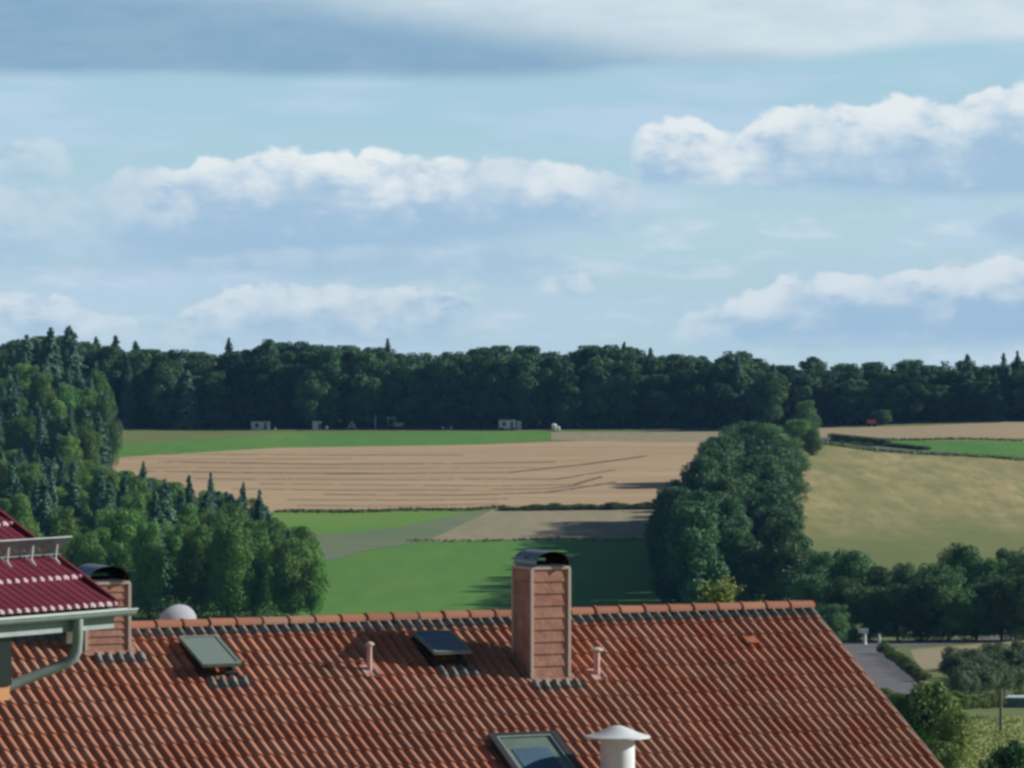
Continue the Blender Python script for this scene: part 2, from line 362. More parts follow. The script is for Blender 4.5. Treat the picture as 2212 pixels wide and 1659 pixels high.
m_green = field_mat('green_crop', (0.098, 0.245, 0.050), (0.14, 0.275, 0.062), (0.085, 0.195, 0.050), 0.03, 0.22, st=(1, 0.14, 1), f_amt=0.45)
m_green2 = field_mat('bright_green_crop', (0.11, 0.27, 0.050), (0.16, 0.27, 0.06), (0.20, 0.27, 0.07), 0.02, 0.1)
m_stub = field_mat('stubble', (0.46, 0.335, 0.205), (0.54, 0.40, 0.25), (0.34, 0.24, 0.145), 0.06, 0.42, st=(0.10, 1, 1), f_amt=0.6)
m_fall = field_mat('fallow', (0.31, 0.27, 0.18), (0.36, 0.30, 0.195), (0.22, 0.23, 0.13), 0.06, 0.35, st=(1, 0.15, 1), f_amt=0.5)
m_fall2 = field_mat('grey_fallow', (0.155, 0.205, 0.125), (0.20, 0.225, 0.145), (0.13, 0.20, 0.09), 0.04, 0.2, f_amt=0.6)
m_mead = field_mat('dry_meadow', (0.36, 0.33, 0.155), (0.29, 0.30, 0.12), (0.23, 0.26, 0.10), 0.035, 0.16, st=(0.5, 0.5, 1), f_amt=0.6)
m_mead2 = field_mat('green_meadow', (0.17, 0.22, 0.10), (0.24, 0.26, 0.12), (0.14, 0.19, 0.08), 0.05, 0.25, f_amt=0.6)
m_tan = field_mat('tan_stubble', (0.40, 0.32, 0.20), (0.43, 0.33, 0.22), (0.34, 0.29, 0.16), 0.03, 0.3, f_amt=0.5)
m_mead3 = field_mat('meadow_drying_out', (0.50, 0.41, 0.21), (0.30, 0.28, 0.12), (0.22, 0.23, 0.09), 0.06, 0.30, st=(1, 0.13, 1), f_amt=0.8)
def slope_mix(m, col, y0, y1):
    t = m.node_tree; b = t.nodes['Principled BSDF']; src = b.inputs['Base Color'].links[0].from_socket
    tcn = t.nodes.new('ShaderNodeTexCoord'); sp = t.nodes.new('ShaderNodeSeparateXYZ'); t.links.new(tcn.outputs['Object'], sp.inputs[0])
    nz = t.nodes.new('ShaderNodeTexNoise'); nz.inputs['Scale'].default_value = 0.02; nz.inputs['Detail'].default_value = 7; nz.inputs['Roughness'].default_value = 0.7; t.links.new(tcn.outputs['Object'], nz.inputs['Vector'])
    a = t.nodes.new('ShaderNodeMath'); a.operation = 'MULTIPLY_ADD'; t.links.new(nz.outputs[0], a.inputs[0]); a.inputs[1].default_value = -240.0; t.links.new(sp.outputs[1], a.inputs[2])
    mr = t.nodes.new('ShaderNodeMapRange'); mr.interpolation_type = 'SMOOTHSTEP'; t.links.new(a.outputs[0], mr.inputs[0]); mr.inputs[1].default_value = y1 - 120; mr.inputs[2].default_value = y0 - 120
    mx = t.nodes.new('ShaderNodeMix'); mx.data_type = 'RGBA'; t.links.new(mr.outputs[0], mx.inputs[0]); mx.inputs[6].default_value = (*col, 1); t.links.new(src, mx.inputs[7]); t.links.new(mx.outputs[2], b.inputs['Base Color'])
slope_mix(m_mead3, (0.16, 0.20, 0.075), 1085, 880)
m_dirt = mat('track_soil', (0.11, 0.075, 0.045), 0.95, 0.1, col2=(0.24, 0.165, 0.10), scale=0.25, lo=0.3, hi=0.7)

# ------------------------------------------------------------------ ground
def grid_obj(name, xs, ys, m, dz=0.0, **kw):
    XX, YY = np.meshgrid(xs, ys); ZZ = terr(XX, YY) + dz
    v = np.stack([XX, YY, ZZ], -1).reshape(-1, 3); nx = len(xs); ny = len(ys)
    i = np.arange(nx * ny).reshape(ny, nx)
    f = np.stack([i[:-1, :-1], i[:-1, 1:], i[1:, 1:], i[1:, :-1]], -1).reshape(-1, 4)
    return np_mesh(name, v, f, m, True, **kw)
def np_mesh(name, v, f, m, smooth=False, parent=None, attr=None, mi=None, **kw):
    me = bpy.data.meshes.new(name); n = f.shape[1]
    me.vertices.add(len(v)); me.vertices.foreach_set('co', np.asarray(v, np.float32).ravel())
    me.loops.add(f.size); me.loops.foreach_set('vertex_index', f.astype(np.int32).ravel())
    me.polygons.add(len(f)); me.polygons.foreach_set('loop_start', np.arange(0, f.size, n, dtype=np.int32)); me.polygons.foreach_set('loop_total', np.full(len(f), n, np.int32))
    for q in (m if isinstance(m, (list, tuple)) else [m]): me.materials.append(q)
    if mi is not None: me.polygons.foreach_set('material_index', np.asarray(mi, np.int32))
    me.polygons.foreach_set('use_smooth', np.full(len(f), bool(smooth)))
    me.update(calc_edges=True)
    if attr is not None:
        a = me.attributes.new('tile', 'FLOAT', 'POINT'); a.data.foreach_set('value', np.asarray(attr, np.float32))
    o = bpy.data.objects.new(name, me); COL.objects.link(o)
    if parent: o.parent = parent; o.matrix_parent_inverse = world_of(parent).inverted()
    return tag(o, **kw)
far = [500, 800, 1300, 1900, 2500]
xs = np.array([-q for q in far[::-1]] + [-400, -320, -260] + list(np.arange(-220, 221, 4.0)) + [260, 320, 400] + far)
ys = np.array([-1500, -800, -400, -200] + list(np.arange(-120, 300, 20.0)) + list(np.arange(300, 1480, 5.0)) + [1550, 1700, 2000, 2300, 2700])
grid_obj('ground', xs, ys, m_ground, kind='structure')
def drape(name, top, bot, m, dz, nx=60, ny=30, **kw):
    """sheet between an upper and a lower boundary surveyed from the photo"""
    def samp(pl, t):
        pl = np.array([[*hit(*p)][:2] for p in pl]); d = np.r_[0, np.cumsum(np.hypot(*np.diff(pl, axis=0).T))]; d /= d[-1]
        return np.stack([np.interp(t, d, pl[:, 0]), np.interp(t, d, pl[:, 1])], -1)
    t = np.linspace(0, 1, nx); a = samp(top, t); b = samp(bot, t); s = np.linspace(0, 1, ny)[:, None, None]
    p = a[None] * (1 - s) + b[None] * s
    z = terr(p[..., 0], p[..., 1]) + dz
    v = np.concatenate([p, z[..., None]], -1).reshape(-1, 3); i = np.arange(nx * ny).reshape(ny, nx)
    f = np.stack([i[1:, :-1], i[1:, 1:], i[:-1, 1:], i[:-1, :-1]], -1).reshape(-1, 4)
    return np_mesh(name, v, f, m, True, kind='structure', **kw)
drape('green_field', [(60, 937), (600, 936), (1215, 933)], [(60, 975), (600, 968), (1000, 962), (1240, 948)], m_green, 0.05)
drape('fallow_strip', [(1190, 934), (1560, 933)], [(1190, 952), (1560, 956)], m_fall, 0.09)
drape('stubble_field', [(60, 975), (600, 968), (1000, 962), (1250, 953), (1620, 950)], [(400, 1110), (800, 1107), (1000, 1104), (1130, 1092), (1620, 1086)], m_stub, 0.07, 100, 40)
drape('green_strip', [(400, 1109), (800, 1106), (1045, 1103)], [(400, 1180), (670, 1160), (850, 1143), (985, 1134)], m_green2, 0.09)
drape('fallow_field', [(1042, 1102), (1130, 1092), (1620, 1086)], [(860, 1172), (1230, 1168), (1620, 1168)], m_fall, 0.11)
drape('grey_fallow_field', [(560, 1168), (850, 1143), (1042, 1102), (1070, 1100)], [(560, 1250), (700, 1218), (800, 1190), (920, 1171)], m_fall2, 0.13)
drape('lower_green_field', [(400, 1260), (700, 1216), (800, 1188), (880, 1171), (1230, 1167), (1620, 1166)], [(300, 1420), (1700, 1400)], m_green, 0.06, 80, 30)
drape('dry_meadow_field', [(1660, 965), (1790, 962), (1900, 972), (2400, 1000)], [(1500, 1310), (2400, 1310)], m_mead3, 0.06, 90, 60)
drape('tan_field', [(1760, 926), (2000, 920), (2160, 914), (2165, 911), (2400, 905)], [(1760, 955), (1850, 955), (2100, 955), (2400, 952)], m_tan, 0.05)
drape('green_wedge_field', [(1800, 947), (1950, 953), (2200, 954), (2400, 951)], [(1800, 952), (1950, 972), (2200, 990), (2400, 1004)], m_green, 0.07)
drape('field_road', [(1690, 940), (1795, 946), (1850, 960), (1950, 971), (2200, 989), (2400, 1003)], [(1690, 960), (1790, 957), (1850, 968), (1950, 977), (2200, 993.5), (2400, 1008)], m_asph, 0.10, 60, 5)
# tractor lines in the stubble
def line_on(name, pts, w, m, dz, n=80, jit=0.25):
    P = np.array([[*hit(*p)][:2] for p in pts]); d = np.r_[0, np.cumsum(np.hypot(*np.diff(P, axis=0).T))]
    t = np.linspace(0, d[-1], n); x = np.interp(t, d, P[:, 0]); y = np.interp(t, d, P[:, 1])
    mb = []; 
    ww = w * (1 + jit * 2 * (RNG.random(n) - 0.5))
    y = y + np.convolve(RNG.normal(0, 0.5, n + 8), np.ones(9) / 9, 'valid')
    g = np.hypot(np.gradient(x), np.gradient(y)); nxv = -np.gradient(y) / g; nyv = np.gradient(x) / g
    a = np.stack([x + nxv * ww, y + nyv * ww], -1); b = np.stack([x - nxv * ww, y - nyv * ww], -1)
    v = np.concatenate([a, b]); z = terr(v[:, 0], v[:, 1]) + dz
    v = np.concatenate([v, z[:, None]], -1); i = np.arange(n - 1)
    f = np.stack([i, i + n, i + n + 1, i + 1], -1)[:, ::-1]
    return v, f
tracks = [([(230, 980), (600, 983), (1000, 983)], .8), ([(340, 997), (700, 1003), (1000, 1001), (1200, 998)], 1.6), ([(300, 1018), (600, 1022), (860, 1023)], 1.6), ([(700, 1024), (1100, 1021), (1250, 1005), (1400, 985)], 1.3),
          ([(560, 1045), (830, 1048), (1080, 1050), (1240, 1047), (1300, 1030)], 1.0), ([(700, 1068), (1000, 1070), (1180, 1064), (1330, 1042)], 1.3), ([(620, 1080), (900, 1081), (1100, 1078)], .9),
          ([(1000, 1035), (1200, 1036), (1330, 1015)], .8), ([(1060, 1057), (1180, 1056), (1260, 1048)], 0.9), ([(230, 990), (500, 992), (760, 990)], .6), ([(420, 1034), (700, 1036), (980, 1037)], .8), ([(500, 1057), (760, 1059), (1000, 1059)], .8), ([(640, 1092), (900, 1093), (1080, 1088)], .6), ([(300, 1010), (560, 1011), (900, 1011), (1150, 1010)], .6)]
vv = []; ff = []; k0 = 0
for p, w in tracks:
    # broken lines: two wheelings each with gaps
    for off in (0, 1.6):
        pp = [(a, b + off) for a, b in p]
        v, f = line_on('t', pp, w * 0.36, m_dirt, 0.10, 140)
        keep = np.convolve(RNG.random(len(f) + 6), np.ones(7) / 7, 'valid') > 0.34
        ff.append(f[keep] + k0); vv.append(v); k0 += len(v)
np_mesh('tractor_track', np.concatenate(vv), np.concatenate(ff), m_dirt, kind='structure')

# lower right: valley road, banks and small fields
drape('road', [(1870, 1385), (2000, 1384), (2212, 1373), (2400, 1362)], [(1850, 1400), (2000, 1396), (2212, 1381), (2400, 1370)], m_asph, 0.06, 40, 5)
drape('valley_road', [(1750, 1385), (1880, 1388), (1930, 1398)], [(1830, 1560), (1990, 1560), (2060, 1545)], m_asph, 0.09, 12, 60)
drape('verge_grass', [(1905, 1402), (1985, 1476), (2070, 1552)], [(1960, 1398), (2050, 1470), (2140, 1552)], m_ground, 0.12, 30, 6)
drape('road_shoulder', [(1900, 1401), (1948, 1440), (1993, 1479), (2040, 1530)], [(1907, 1401), (1955, 1439), (2001, 1478), (2050, 1529)], m_tan, 0.15, 30, 3)
drape('small_tan_field', [(1965, 1406), (2212, 1386), (2400, 1370)], [(1990, 1452), (2212, 1430), (2400, 1410)], m_fall, 0.14, 30, 10)
drape('golden_grass_field', [(2075, 1566), (2212, 1548), (2400, 1530)], [(2030, 1700), (2400, 1700)], m_mead, 0.08, 30, 20)

# ------------------------------------------------------------------ trees
def leaf_quads(P, Nn, size, rng, jit=0.55):
    n = len(P); Nn = Nn + rng.normal(0, jit, (n, 3)); Nn /= np.linalg.norm(Nn, axis=1)[:, None] + 1e-9
    r = rng.normal(0, 1, (n, 3)); a = np.cross(Nn, r); a /= np.linalg.norm(a, axis=1)[:, None] + 1e-9; b = np.cross(Nn, a)
    s = (size * (0.6 + 0.8 * rng.random(n)))[:, None]
    q = np.stack([P - a * s, P - b * s * 0.7, P + a * s, P + b * s * 0.7], 1)
    return q.reshape(-1, 3)
def crown_broad(seed, H=20.0, R=5.0, lumps=46, per=300, leaf=0.24, low=0.02, open_=0.0):
    g = np.random.default_rng(seed); Q = []; cz = H * (low + 1) / 2; hz_ = H * (1 - low) / 2
    cs = []
    for i in range(lumps):
        while True:
            p = g.uniform(-1, 1, 3)
            rr = np.linalg.norm(p)
            if 0.25 < rr < 1: break
        lr = R * g.uniform(0.27, 0.46)
        c = np.array([p[0] * (R - lr * 0.6), p[1] * (R - lr * 0.6), cz + p[2] * (hz_ - lr * 0.6)])
        cs.append((c, lr))
    for i in range(5):   # crown top lobes
        lr = R * g.uniform(0.2, 0.3); cs.append((np.array([g.normal(0, R * 0.25), g.normal(0, R * 0.25), H - lr * g.uniform(0.9, 1.6)]), lr))
    for c, lr in cs:
        n = int(per * (lr / (R * 0.33)) ** 2)
        d = g.normal(0, 1, (n, 3)); d /= np.linalg.norm(d, axis=1)[:, None]
        rad = lr * (1 - 0.35 * g.random(n) ** 2 + g.normal(0, 0.06, n))
        d2 = d * np.array([1, 1, 1.05])
        Q.append(leaf_quads(c + d2 * rad[:, None], d, leaf * (1 if R > 3 else 0.7), g, 0.65))
    v = np.concatenate(Q); v[:, 2] = np.minimum(v[:, 2], H)
    return v
def crown_conifer(seed, H=20.0, R=3.0, leaf=0.22, low=0.03, per=64):
    g = np.random.default_rng(seed); Q = []; z = H * low
    while z < H * 0.985:
        t = (z - H * low) / (H * (1 - low)); r = R * (1 - t) ** 0.6 * g.uniform(0.75, 1.15) + 0.15
        nb = max(4, int(10 * (r / R) + 4))
        for k in range(nb):
            a = g.uniform(0, 2 * math.pi); L_ = r * g.uniform(0.65, 1.15); m = max(6, int(per * L_ / R))
            s = g.random(m) ** 0.7; w = 0.34 * L_ * (1.15 - s)
            x = s * L_; y = g.normal(0, 1, m) * w * 0.5; zz = z - s * L_ * 0.35 + g.normal(0, 0.1, m)
            P = np.stack([x * math.cos(a) - y * math.sin(a), x * math.sin(a) + y * math.cos(a), zz], -1)
            nn = np.tile([math.cos(a) * 0.8, math.sin(a) * 0.8, 0.75], (m, 1))
            Q.append(leaf_quads(P, nn, leaf, g, 0.5))
        z += 0.30 + 0.028 * H * (1 - t) * 0.6
    P = np.stack([g.normal(0, 0.07, 40), g.normal(0, 0.07, 40), H - g.random(40) * H * 0.09], -1)
    Q.append(leaf_quads(P, g.normal(0, 1, (40, 3)), leaf * 0.7, g))
    return np.concatenate(Q)
def mesh_only(name, v, m):
    o = np_mesh(name, v, np.arange(len(v)).reshape(-1, 4), m); me = o.data; bpy.data.objects.remove(o); return me
def trunk_mesh(name, H, r, seed, branches=7, R=4):
    g = random.Random(seed); mb = MB()
    mb.tube([(0, 0, -0.6), (g.uniform(-.1, .1), g.uniform(-.1, .1), H * 0.3), (g.uniform(-.3, .3), g.uniform(-.3, .3), H * 0.6), (0, 0, H * 0.9)], [r * 1.2, r * 0.85, r * 0.5, r * 0.1], 8)
    for k in range(branches):
        z = H * g.uniform(0.3, 0.75); a = g.uniform(0, 6.28); l = R * g.uniform(0.4, 0.7)
        mb.tube([(0, 0, z), (math.cos(a) * l * .5, math.sin(a) * l * .5, z + l * .45), (math.cos(a) * l, math.sin(a) * l, z + l * .8)], [r * .35, r * .22, r * .08], 6)
    o = mb.build(name, m_bark, smooth=True); me = o.data; bpy.data.objects.remove(o); return me
KIND = {}
def reg(kind, H, R, crowns, trunk): KIND[kind] = dict(H=H, R=R, crowns=crowns, trunk=trunk)
tr_b = trunk_mesh('trunk', 20, 0.35, 1, 8, 4.5); tr_c = trunk_mesh('trunk', 20, 0.25, 2, 0); tr_s = trunk_mesh('trunk', 2.6, 0.06, 3, 5, 0.7); tr_h = trunk_mesh('trunk', 13, 0.25, 4, 6, 2.6)
reg('wood', 20, 5, [mesh_only('crown', crown_broad(100 + i, 20, 5, low=0.02), lf_far) for i in range(5)], tr_b)
reg('broad', 20, 6, [mesh_only('crown', crown_broad(200 + i, 20, 6, 56, 300, 0.22, low=0.0), lf_mid) for i in range(4)], tr_b)
reg('hill', 14, 4.2, [mesh_only('crown', crown_broad(300 + i, 14, 4.2, 60, 330, 0.15, low=0.0), lf_low) for i in range(4)], tr_h)
reg('conifer', 20, 3.2, [mesh_only('crown', crown_conifer(400 + i, 20, 3.2), lf_con) for i in range(4)], tr_c)
reg('bush', 3, 1.5, [mesh_only('crown', crown_broad(500 + i, 3, 1.5, 22, 200, 0.11, low=0.02), lf_bush) for i in range(3)], tr_s)
reg('orchard', 3, 1.5, [mesh_only('crown', crown_broad(600 + i, 3, 1.5, 20, 180, 0.11, low=0.10), lf_orch) for i in range(3)], tr_s)
NAMES = {'wood': 'broadleaf_tree', 'broad': 'broadleaf_tree', 'hill': 'broadleaf_tree', 'conifer': 'conifer_tree', 'bush': 'shrub', 'orchard': 'orchard_tree'}
TREES = []
def tree(kind, x, y, height, width, label, group, cat='tree', sink=0.0, trunk=True):
    k = KIND[kind]; o = empty(NAMES[kind], (x, y, float(terr(x, y)) - sink), random.uniform(0, 6.28), label=label, cat=cat, group=group)
    sz = height / k['H']; sx = (width / 2) / k['R']
    for nm, me in (('crown', random.choice(k['crowns'])), ('trunk', k['trunk'])):
        if nm == 'trunk' and not trunk: continue
        c_ = bpy.data.objects.new(nm, me); COL.objects.link(c_); c_.parent = o
        q = sx if nm == 'crown' else (sx + sz) / 2
        c_.scale = (q, q * random.uniform(0.92, 1.08), sz)
    TREES.append(o); return o
def tree_at(kind, xd, topd, Y, wd, label, group, cat='tree'):
    """tree standing at distance Y whose tip was surveyed at (xd, topd)"""
    X = wx(xd, Y); top = pt(xd, topd, Y).z; g = float(terr(X, Y)); return tree(kind, X, Y, max(1.5, top - g), wd * K / F * Y, label, group, cat)

# far wood along the top of the fields
sx_ = [0, 60, 110, 150, 190, 250, 300, 340, 380, 420, 470, 520, 575, 640, 700, 760, 830, 870, 940, 1000, 1080, 1150, 1230, 1280, 1350, 1400, 1470, 1530, 1600, 1650, 1700, 1760, 1800, 1850, 1900, 1960, 2000, 2040, 2090, 2130, 2170, 2212, 2500]
sy_ = [735, 730, 715, 715, 745, 742, 750, 758, 755, 762, 762, 755, 740, 738, 740, 748, 748, 762, 765, 752, 744, 748, 757, 746, 745, 754, 766, 771, 764, 788, 788, 775, 786, 779, 780, 770, 788, 792, 778, 790, 782, 772, 775]
def skyl(xd): return float(np.interp(xd, sx_, sy_))
WOODL = 'dark broadleaf tree packed into the far wood along the top of the fields'
for r, (Y, stp, lo_, hi_) in enumerate([(1354, 7.4, 8, 50), (1362, 7.4, 2, 22), (1370, 7.4, -2, 10), (1380, 7.4, -3, 6)]):
    X = -135 + r * 2.3
    while X < 152:
        x = X + random.uniform(-1.6, 1.6); y = Y + random.uniform(-3, 3) if r else Y + random.uniform(-1, 2.5)
        if x > 105 and r == 0: y -= 2
        xd = (x / y * F + 512) / K
        topd = skyl(xd) + random.uniform(lo_, hi_); h = pt(xd, topd, y).z - float(terr(x, y))
        con = random.random() < (0.18 if xd < 330 else 0.07 if xd < 2040 else 0.35)
        if con: tree('conifer', x, y, h + 0.6, random.uniform(5, 7), 'dark conifer standing in the far wood along the top of the fields', 'conifers in the far wood')
        else:
            part_ = ('far wood left of the long grey hut', 'far wood from grey hut to tractor', 'far wood from tractor to white bale', 'far wood from white bale to tall clump', 'far wood right of the tall clump')[sum(xd > q for q in (543, 850, 1200, 1560))]
            if r == 0: tree('wood', x, y, h, random.uniform(10, 13), 'front row broadleaf tree, ' + part_, 'front row of the ' + part_)
            else: tree('wood', x, y, h, random.uniform(10, 13), 'broadleaf tree behind the front row, ' + part_, 'rear trees of the ' + part_)
        X += stp * random.uniform(0.85, 1.2)
# trees of the wood that can be told apart
for xd, td, Y, w, k, lb in [
    (110, 706, 1300, 80, 'conifer', 'tall dark fir with a narrow tip just left of the highest skyline fir'),
    (150, 703, 1305, 105, 'conifer', 'broadest and highest dark fir on the far left skyline'),
    (58, 722, 1302, 75, 'conifer', 'pointed fir at the left end of the skyline, left of the highest firs'),
    (208, 727, 1392, 60, 'conifer', 'lone fir tip just right of the highest firs on the skyline'),
    (250, 724, 1393, 66, 'conifer', 'second fir tip right of the highest firs on the skyline'),
    (293, 735, 1394, 60, 'conifer', 'third fir tip right of the highest firs on the skyline'),
    (495, 729, 1398, 60, 'conifer', 'pale thin spruce tip standing above the wood left of centre'),
    (577, 732, 1362, 60, 'wood', 'round crowned tree rising right of the pale spruce tip in the far wood'),
    (838, 730, 1366, 46, 'conifer', 'small dark pointed conifer top breaking the skyline left of centre'),
    (1348, 738, 1366, 46, 'conifer', 'dark pointed conifer top on the skyline above the small white bale'),
    (1600, 758, 1360, 120, 'wood', 'big domed tree at the drop of the skyline right of centre'),
    (1758, 770, 1370, 60, 'wood', 'slim light tree on the skyline right of the dip in the far wood'),
    (2090, 764, 1358, 60, 'conifer', 'dark conifer with a blunt top near the right end of the skyline'),
    (2168, 762, 1366, 44, 'conifer', 'narrow spruce tip near the right end of the skyline'),
    (2198, 757, 1368, 44, 'conifer', 'last spruce tip at the right edge of the skyline'),
    (672, 800, 1350, 90, 'wood', 'slightly lighter green spreading tree at the wood edge above the small hut'),
    (405, 800, 1350, 66, 'conifer', 'pale conifer with hanging boughs at the left wood edge'),
    (1225, 810, 1350, 70, 'wood', 'low pale tree at the wood edge above the white bale'),
    (1660, 800, 1345, 110, 'broad', 'round sunlit tree at the wood edge behind the tall field trees'),
    (1905, 885, 1345, 50, 'broad', 'small round pale tree alone in front of the right wood'),
    (1740, 862, 1262, 66, 'broad', 'upright grey green tree beside the field road junction'),
    (1725, 905, 1240, 70, 'hill', 'low rounded tree at the foot of the upright tree by the field road junction'),
    (1755, 925, 1225, 50, 'hill', 'lowest small tree right beside the pale road junction')]:
    tree_at(k, xd, td, Y, w, lb, None)
def thicket(name, boxes, n, leaf, m, label):
    P = []
    for (x0, x1, y0, y1, h) in boxes:
        k_ = int(n * (x1 - x0) * h / sum((b[1] - b[0]) * b[4] for b in boxes)); px_ = RNG.uniform(x0, x1, k_); py_ = RNG.uniform(y0, y1, k_)
        hh_ = h * (0.8 + 0.2 * np.sin(px_ / 3.1) * np.sin(px_ / 1.7 + 1)); P.append(np.stack([px_, py_, terr(px_, py_) + RNG.random(k_) * hh_], -1))
    P = np.concatenate(P); q = leaf_quads(P, np.tile([0.3, -0.8, 0.5], (len(P), 1)), leaf, RNG, 0.7)
    np_mesh(name, q, np.arange(len(q)).reshape(-1, 4), m, kind='stuff', label=label)
thicket('hill_undergrowth', [(-90, -33, 769, 777, 3.0)], 9000, 0.16, lf_low, 'low bushes along the foot of the hillside wood')
thicket('wood_backing_foliage', [(-135, 155, 1372, 1390, 15.0), (-128, 152, 1356, 1360, 4.0)], 60000, 0.42, lf_far, 'dark undergrowth and inner boughs added as backing to the far wood')  # leaf mass added to stop sky light leaking between the trunks
# upper left wood, in front of the field's left end
for r in range(10):
    Y = 1120 + r * 18
    for q in range(9):
        xd = -70 + q * 38 + random.uniform(-12, 12) + (r % 2) * 18
        lim = 228 - 1.2 * max(0, 4 - r) * 12
        if xd > lim: continue
        X = wx(xd, Y); t_line = np.interp(r, [0, 9], [905, 762]) + random.uniform(-10, 16) + 0.22 * max(0, xd - 20)
        k = 'conifer' if random.random() < 0.72 else 'hill'
        h = pt(xd, t_line, Y).z - float(terr(X, Y)); h = min(max(h, 9), 27)
        if k == 'conifer': tree(k, X, Y, h, random.uniform(5.5, 7), 'green conifer in the tall wood on the upper left slope', 'conifers on the upper left slope')
        else: tree(k, X, Y, h, random.uniform(6, 8), 'broadleaf tree in the tall wood on the upper left slope', 'broadleaf trees on the upper left slope')
tree_at('broad', 228, 850, 1180, 72, 'bright green tree bulging out at the right end of the upper left wood', None)
tree_at('hill', 190, 905, 1130, 60, 'low green tree below the bulging tree at the corner of the green strip', None)
# hillside wood at the lower left
sl_x = [-200, 0, 180, 255, 330, 400, 460, 520, 560, 600, 650, 690, 712]
sl_y = [930, 960, 985, 1012, 1022, 1048, 1050, 1062, 1075, 1118, 1150, 1195, 1290]
for r in range(16):
    Y = 770 + r * 25
    X = -125.0 + (r % 2) * 2.4
    while True:
        xd = (X / Y * F + 512) / K
        if xd > 690: break
        x = X + random.uniform(-1.2, 1.2); y = Y + random.uniform(-5, 5); xd = (x / y * F + 512) / K
        X += 4.3 * random.uniform(0.85, 1.2)
        if xd < -160: continue
        con = random.random() < (0.62 if Y > 850 else 0.36)
        h = random.uniform(15, 20) if con else random.uniform(11, 16)
        if xd > 600: h *= 0.8; con = con and random.random() < 0.4
        w = random.uniform(5.0, 6.8) if con else random.uniform(5.4, 7.4)
        g = float(terr(x, y)); lim = pt(xd, np.interp(xd, sl_x, sl_y) + random.uniform(0, 14), y).z - g
        rgt = pt(xd, 1200, y); wpx = w / 2 / y * F / K
        if xd + wpx * 0.8 > 708: continue
        if h > lim:
            if lim < 6.5: continue
            h = lim
        if con: tree('conifer', x, y, h, w, 'blue green conifer among the trees of the lower left hillside wood', 'conifers of the hillside wood')
        else: tree('hill', x, y, h, w, 'mid green broadleaf tree of the lower left hillside wood', 'broadleaf trees of the hillside wood')
for xd, td, Y, w, k, lb in [(310, 995, 930, 50, 'conifer', 'leftmost pointed conifer against the striped stubble'),
                            (408, 1025, 900, 48, 'conifer', 'second pointed conifer from the left against the striped stubble'),
                            (455, 1018, 890, 45, 'conifer', 'slim pale conifer in the middle of the row against the stubble'),
                            (525, 1040, 860, 48, 'conifer', 'pointed conifer second from the right against the stubble'),
                            (560, 1058, 840, 60, 'conifer', 'last conifer before the hillside wood drops to the green strip'),
                            (655, 1135, 800, 85, 'hill', 'rounded dark tree at the right shoulder of the hillside wood'),
                            (672, 1205, 770, 75, 'hill', 'lowest broad tree at the right edge of the hillside wood')]:
    tree_at(k, xd, td, Y, w, lb, None)
# big clump of field trees right of centre
clump = [(1625, 910, 1130, 150, 'highest round tree at the top of the tall field clump'), (1560, 940, 1120, 90, 'left shoulder tree under the top of the tall field clump'),
         (1700, 945, 1120, 90, 'right shoulder tree under the top of the tall field clump'), (1575, 985, 1060, 120, 'dark broad tree on the left flank of the tall field clump'),
         (1690, 1000, 1060, 110, 'dark broad tree on the right flank of the tall field clump'), (1620, 1010, 1020, 130, 'mid green tree in the middle of the tall field clump'),
         (1545, 1050, 980, 110, 'tree stepping down to the left below the clump flank'), (1460, 1035, 955, 78, 'separate dark tree sticking up at the left of the clump'),
         (1600, 1050, 960, 130, 'light green sunny tree in the lower middle of the clump'), (1690, 1070, 970, 100, 'tree at the right edge of the clump beside the dry meadow'),
         (1500, 1080, 920, 110, 'dark tree in the lower left step of the clump'), (1650, 1110, 920, 130, 'sunlit round tree low in the clump towards the meadow'),
         (1445, 1095, 900, 90, 'dark tree at the left foot of the clump above its shadow'), (1570, 1120, 890, 130, 'dark heavy tree at the centre foot of the clump'),
         (1490, 1165, 850, 130, 'dark tree at the left foot of the clump behind the chimney'), (1600, 1185, 830, 140, 'dark tree at the foot of the clump above the yellow tree top'),
         (1710, 1150, 860, 110, 'tree at the right foot of the clump beside the meadow corner'), (1700, 1215, 790, 130, 'dark tree below the right foot of the clump'),
         (1540, 1230, 790, 130, 'dark shaded tree just above the roof ridge right of the chimney'), (1450, 1215, 810, 80, 'small dark tree nearest the chimney on its right')]
for xd, td, Y, w, lb in clump: tree_at('hill' if 'sun' in lb else 'broad', xd, td, Y, w * 1.12, lb, 'trees of the tall clump between the fields')  # trees named sunny take lighter leaves: sunlight put into the colour
eL = lambda Y: float(np.interp(Y, [780, 820, 870, 930, 960, 1000, 1060, 1140], [1440, 1420, 1405, 1415, 1480, 1500, 1520, 1560]))
eR = lambda Y: float(np.interp(Y, [780, 860, 930, 1000, 1060, 1140], [1790, 1760, 1735, 1745, 1740, 1700]))
capf = lambda xd: float(np.interp(xd, [1420, 1455, 1490, 1515, 1560, 1600, 1660, 1700, 1740, 1800], [1108, 1050, 1070, 990, 950, 930, 945, 980, 1130, 1200]))
for r in range(40):      # the left flank, close together
    Y = 775 + r * 6.2; xd = eL(Y) + random.uniform(44, 80); X = wx(xd, Y)
    h = min(random.uniform(15, 17.5), pt(xd, capf(xd), Y).z - float(terr(X, Y)))
    if h > 5: tree('wood', X, Y, h, random.uniform(7.5, 9.5), 'dark tree closing the gaps inside the tall clump between the fields', 'inner trees of the tall clump')  # darker wood leaves put the shade of the clump into the colour
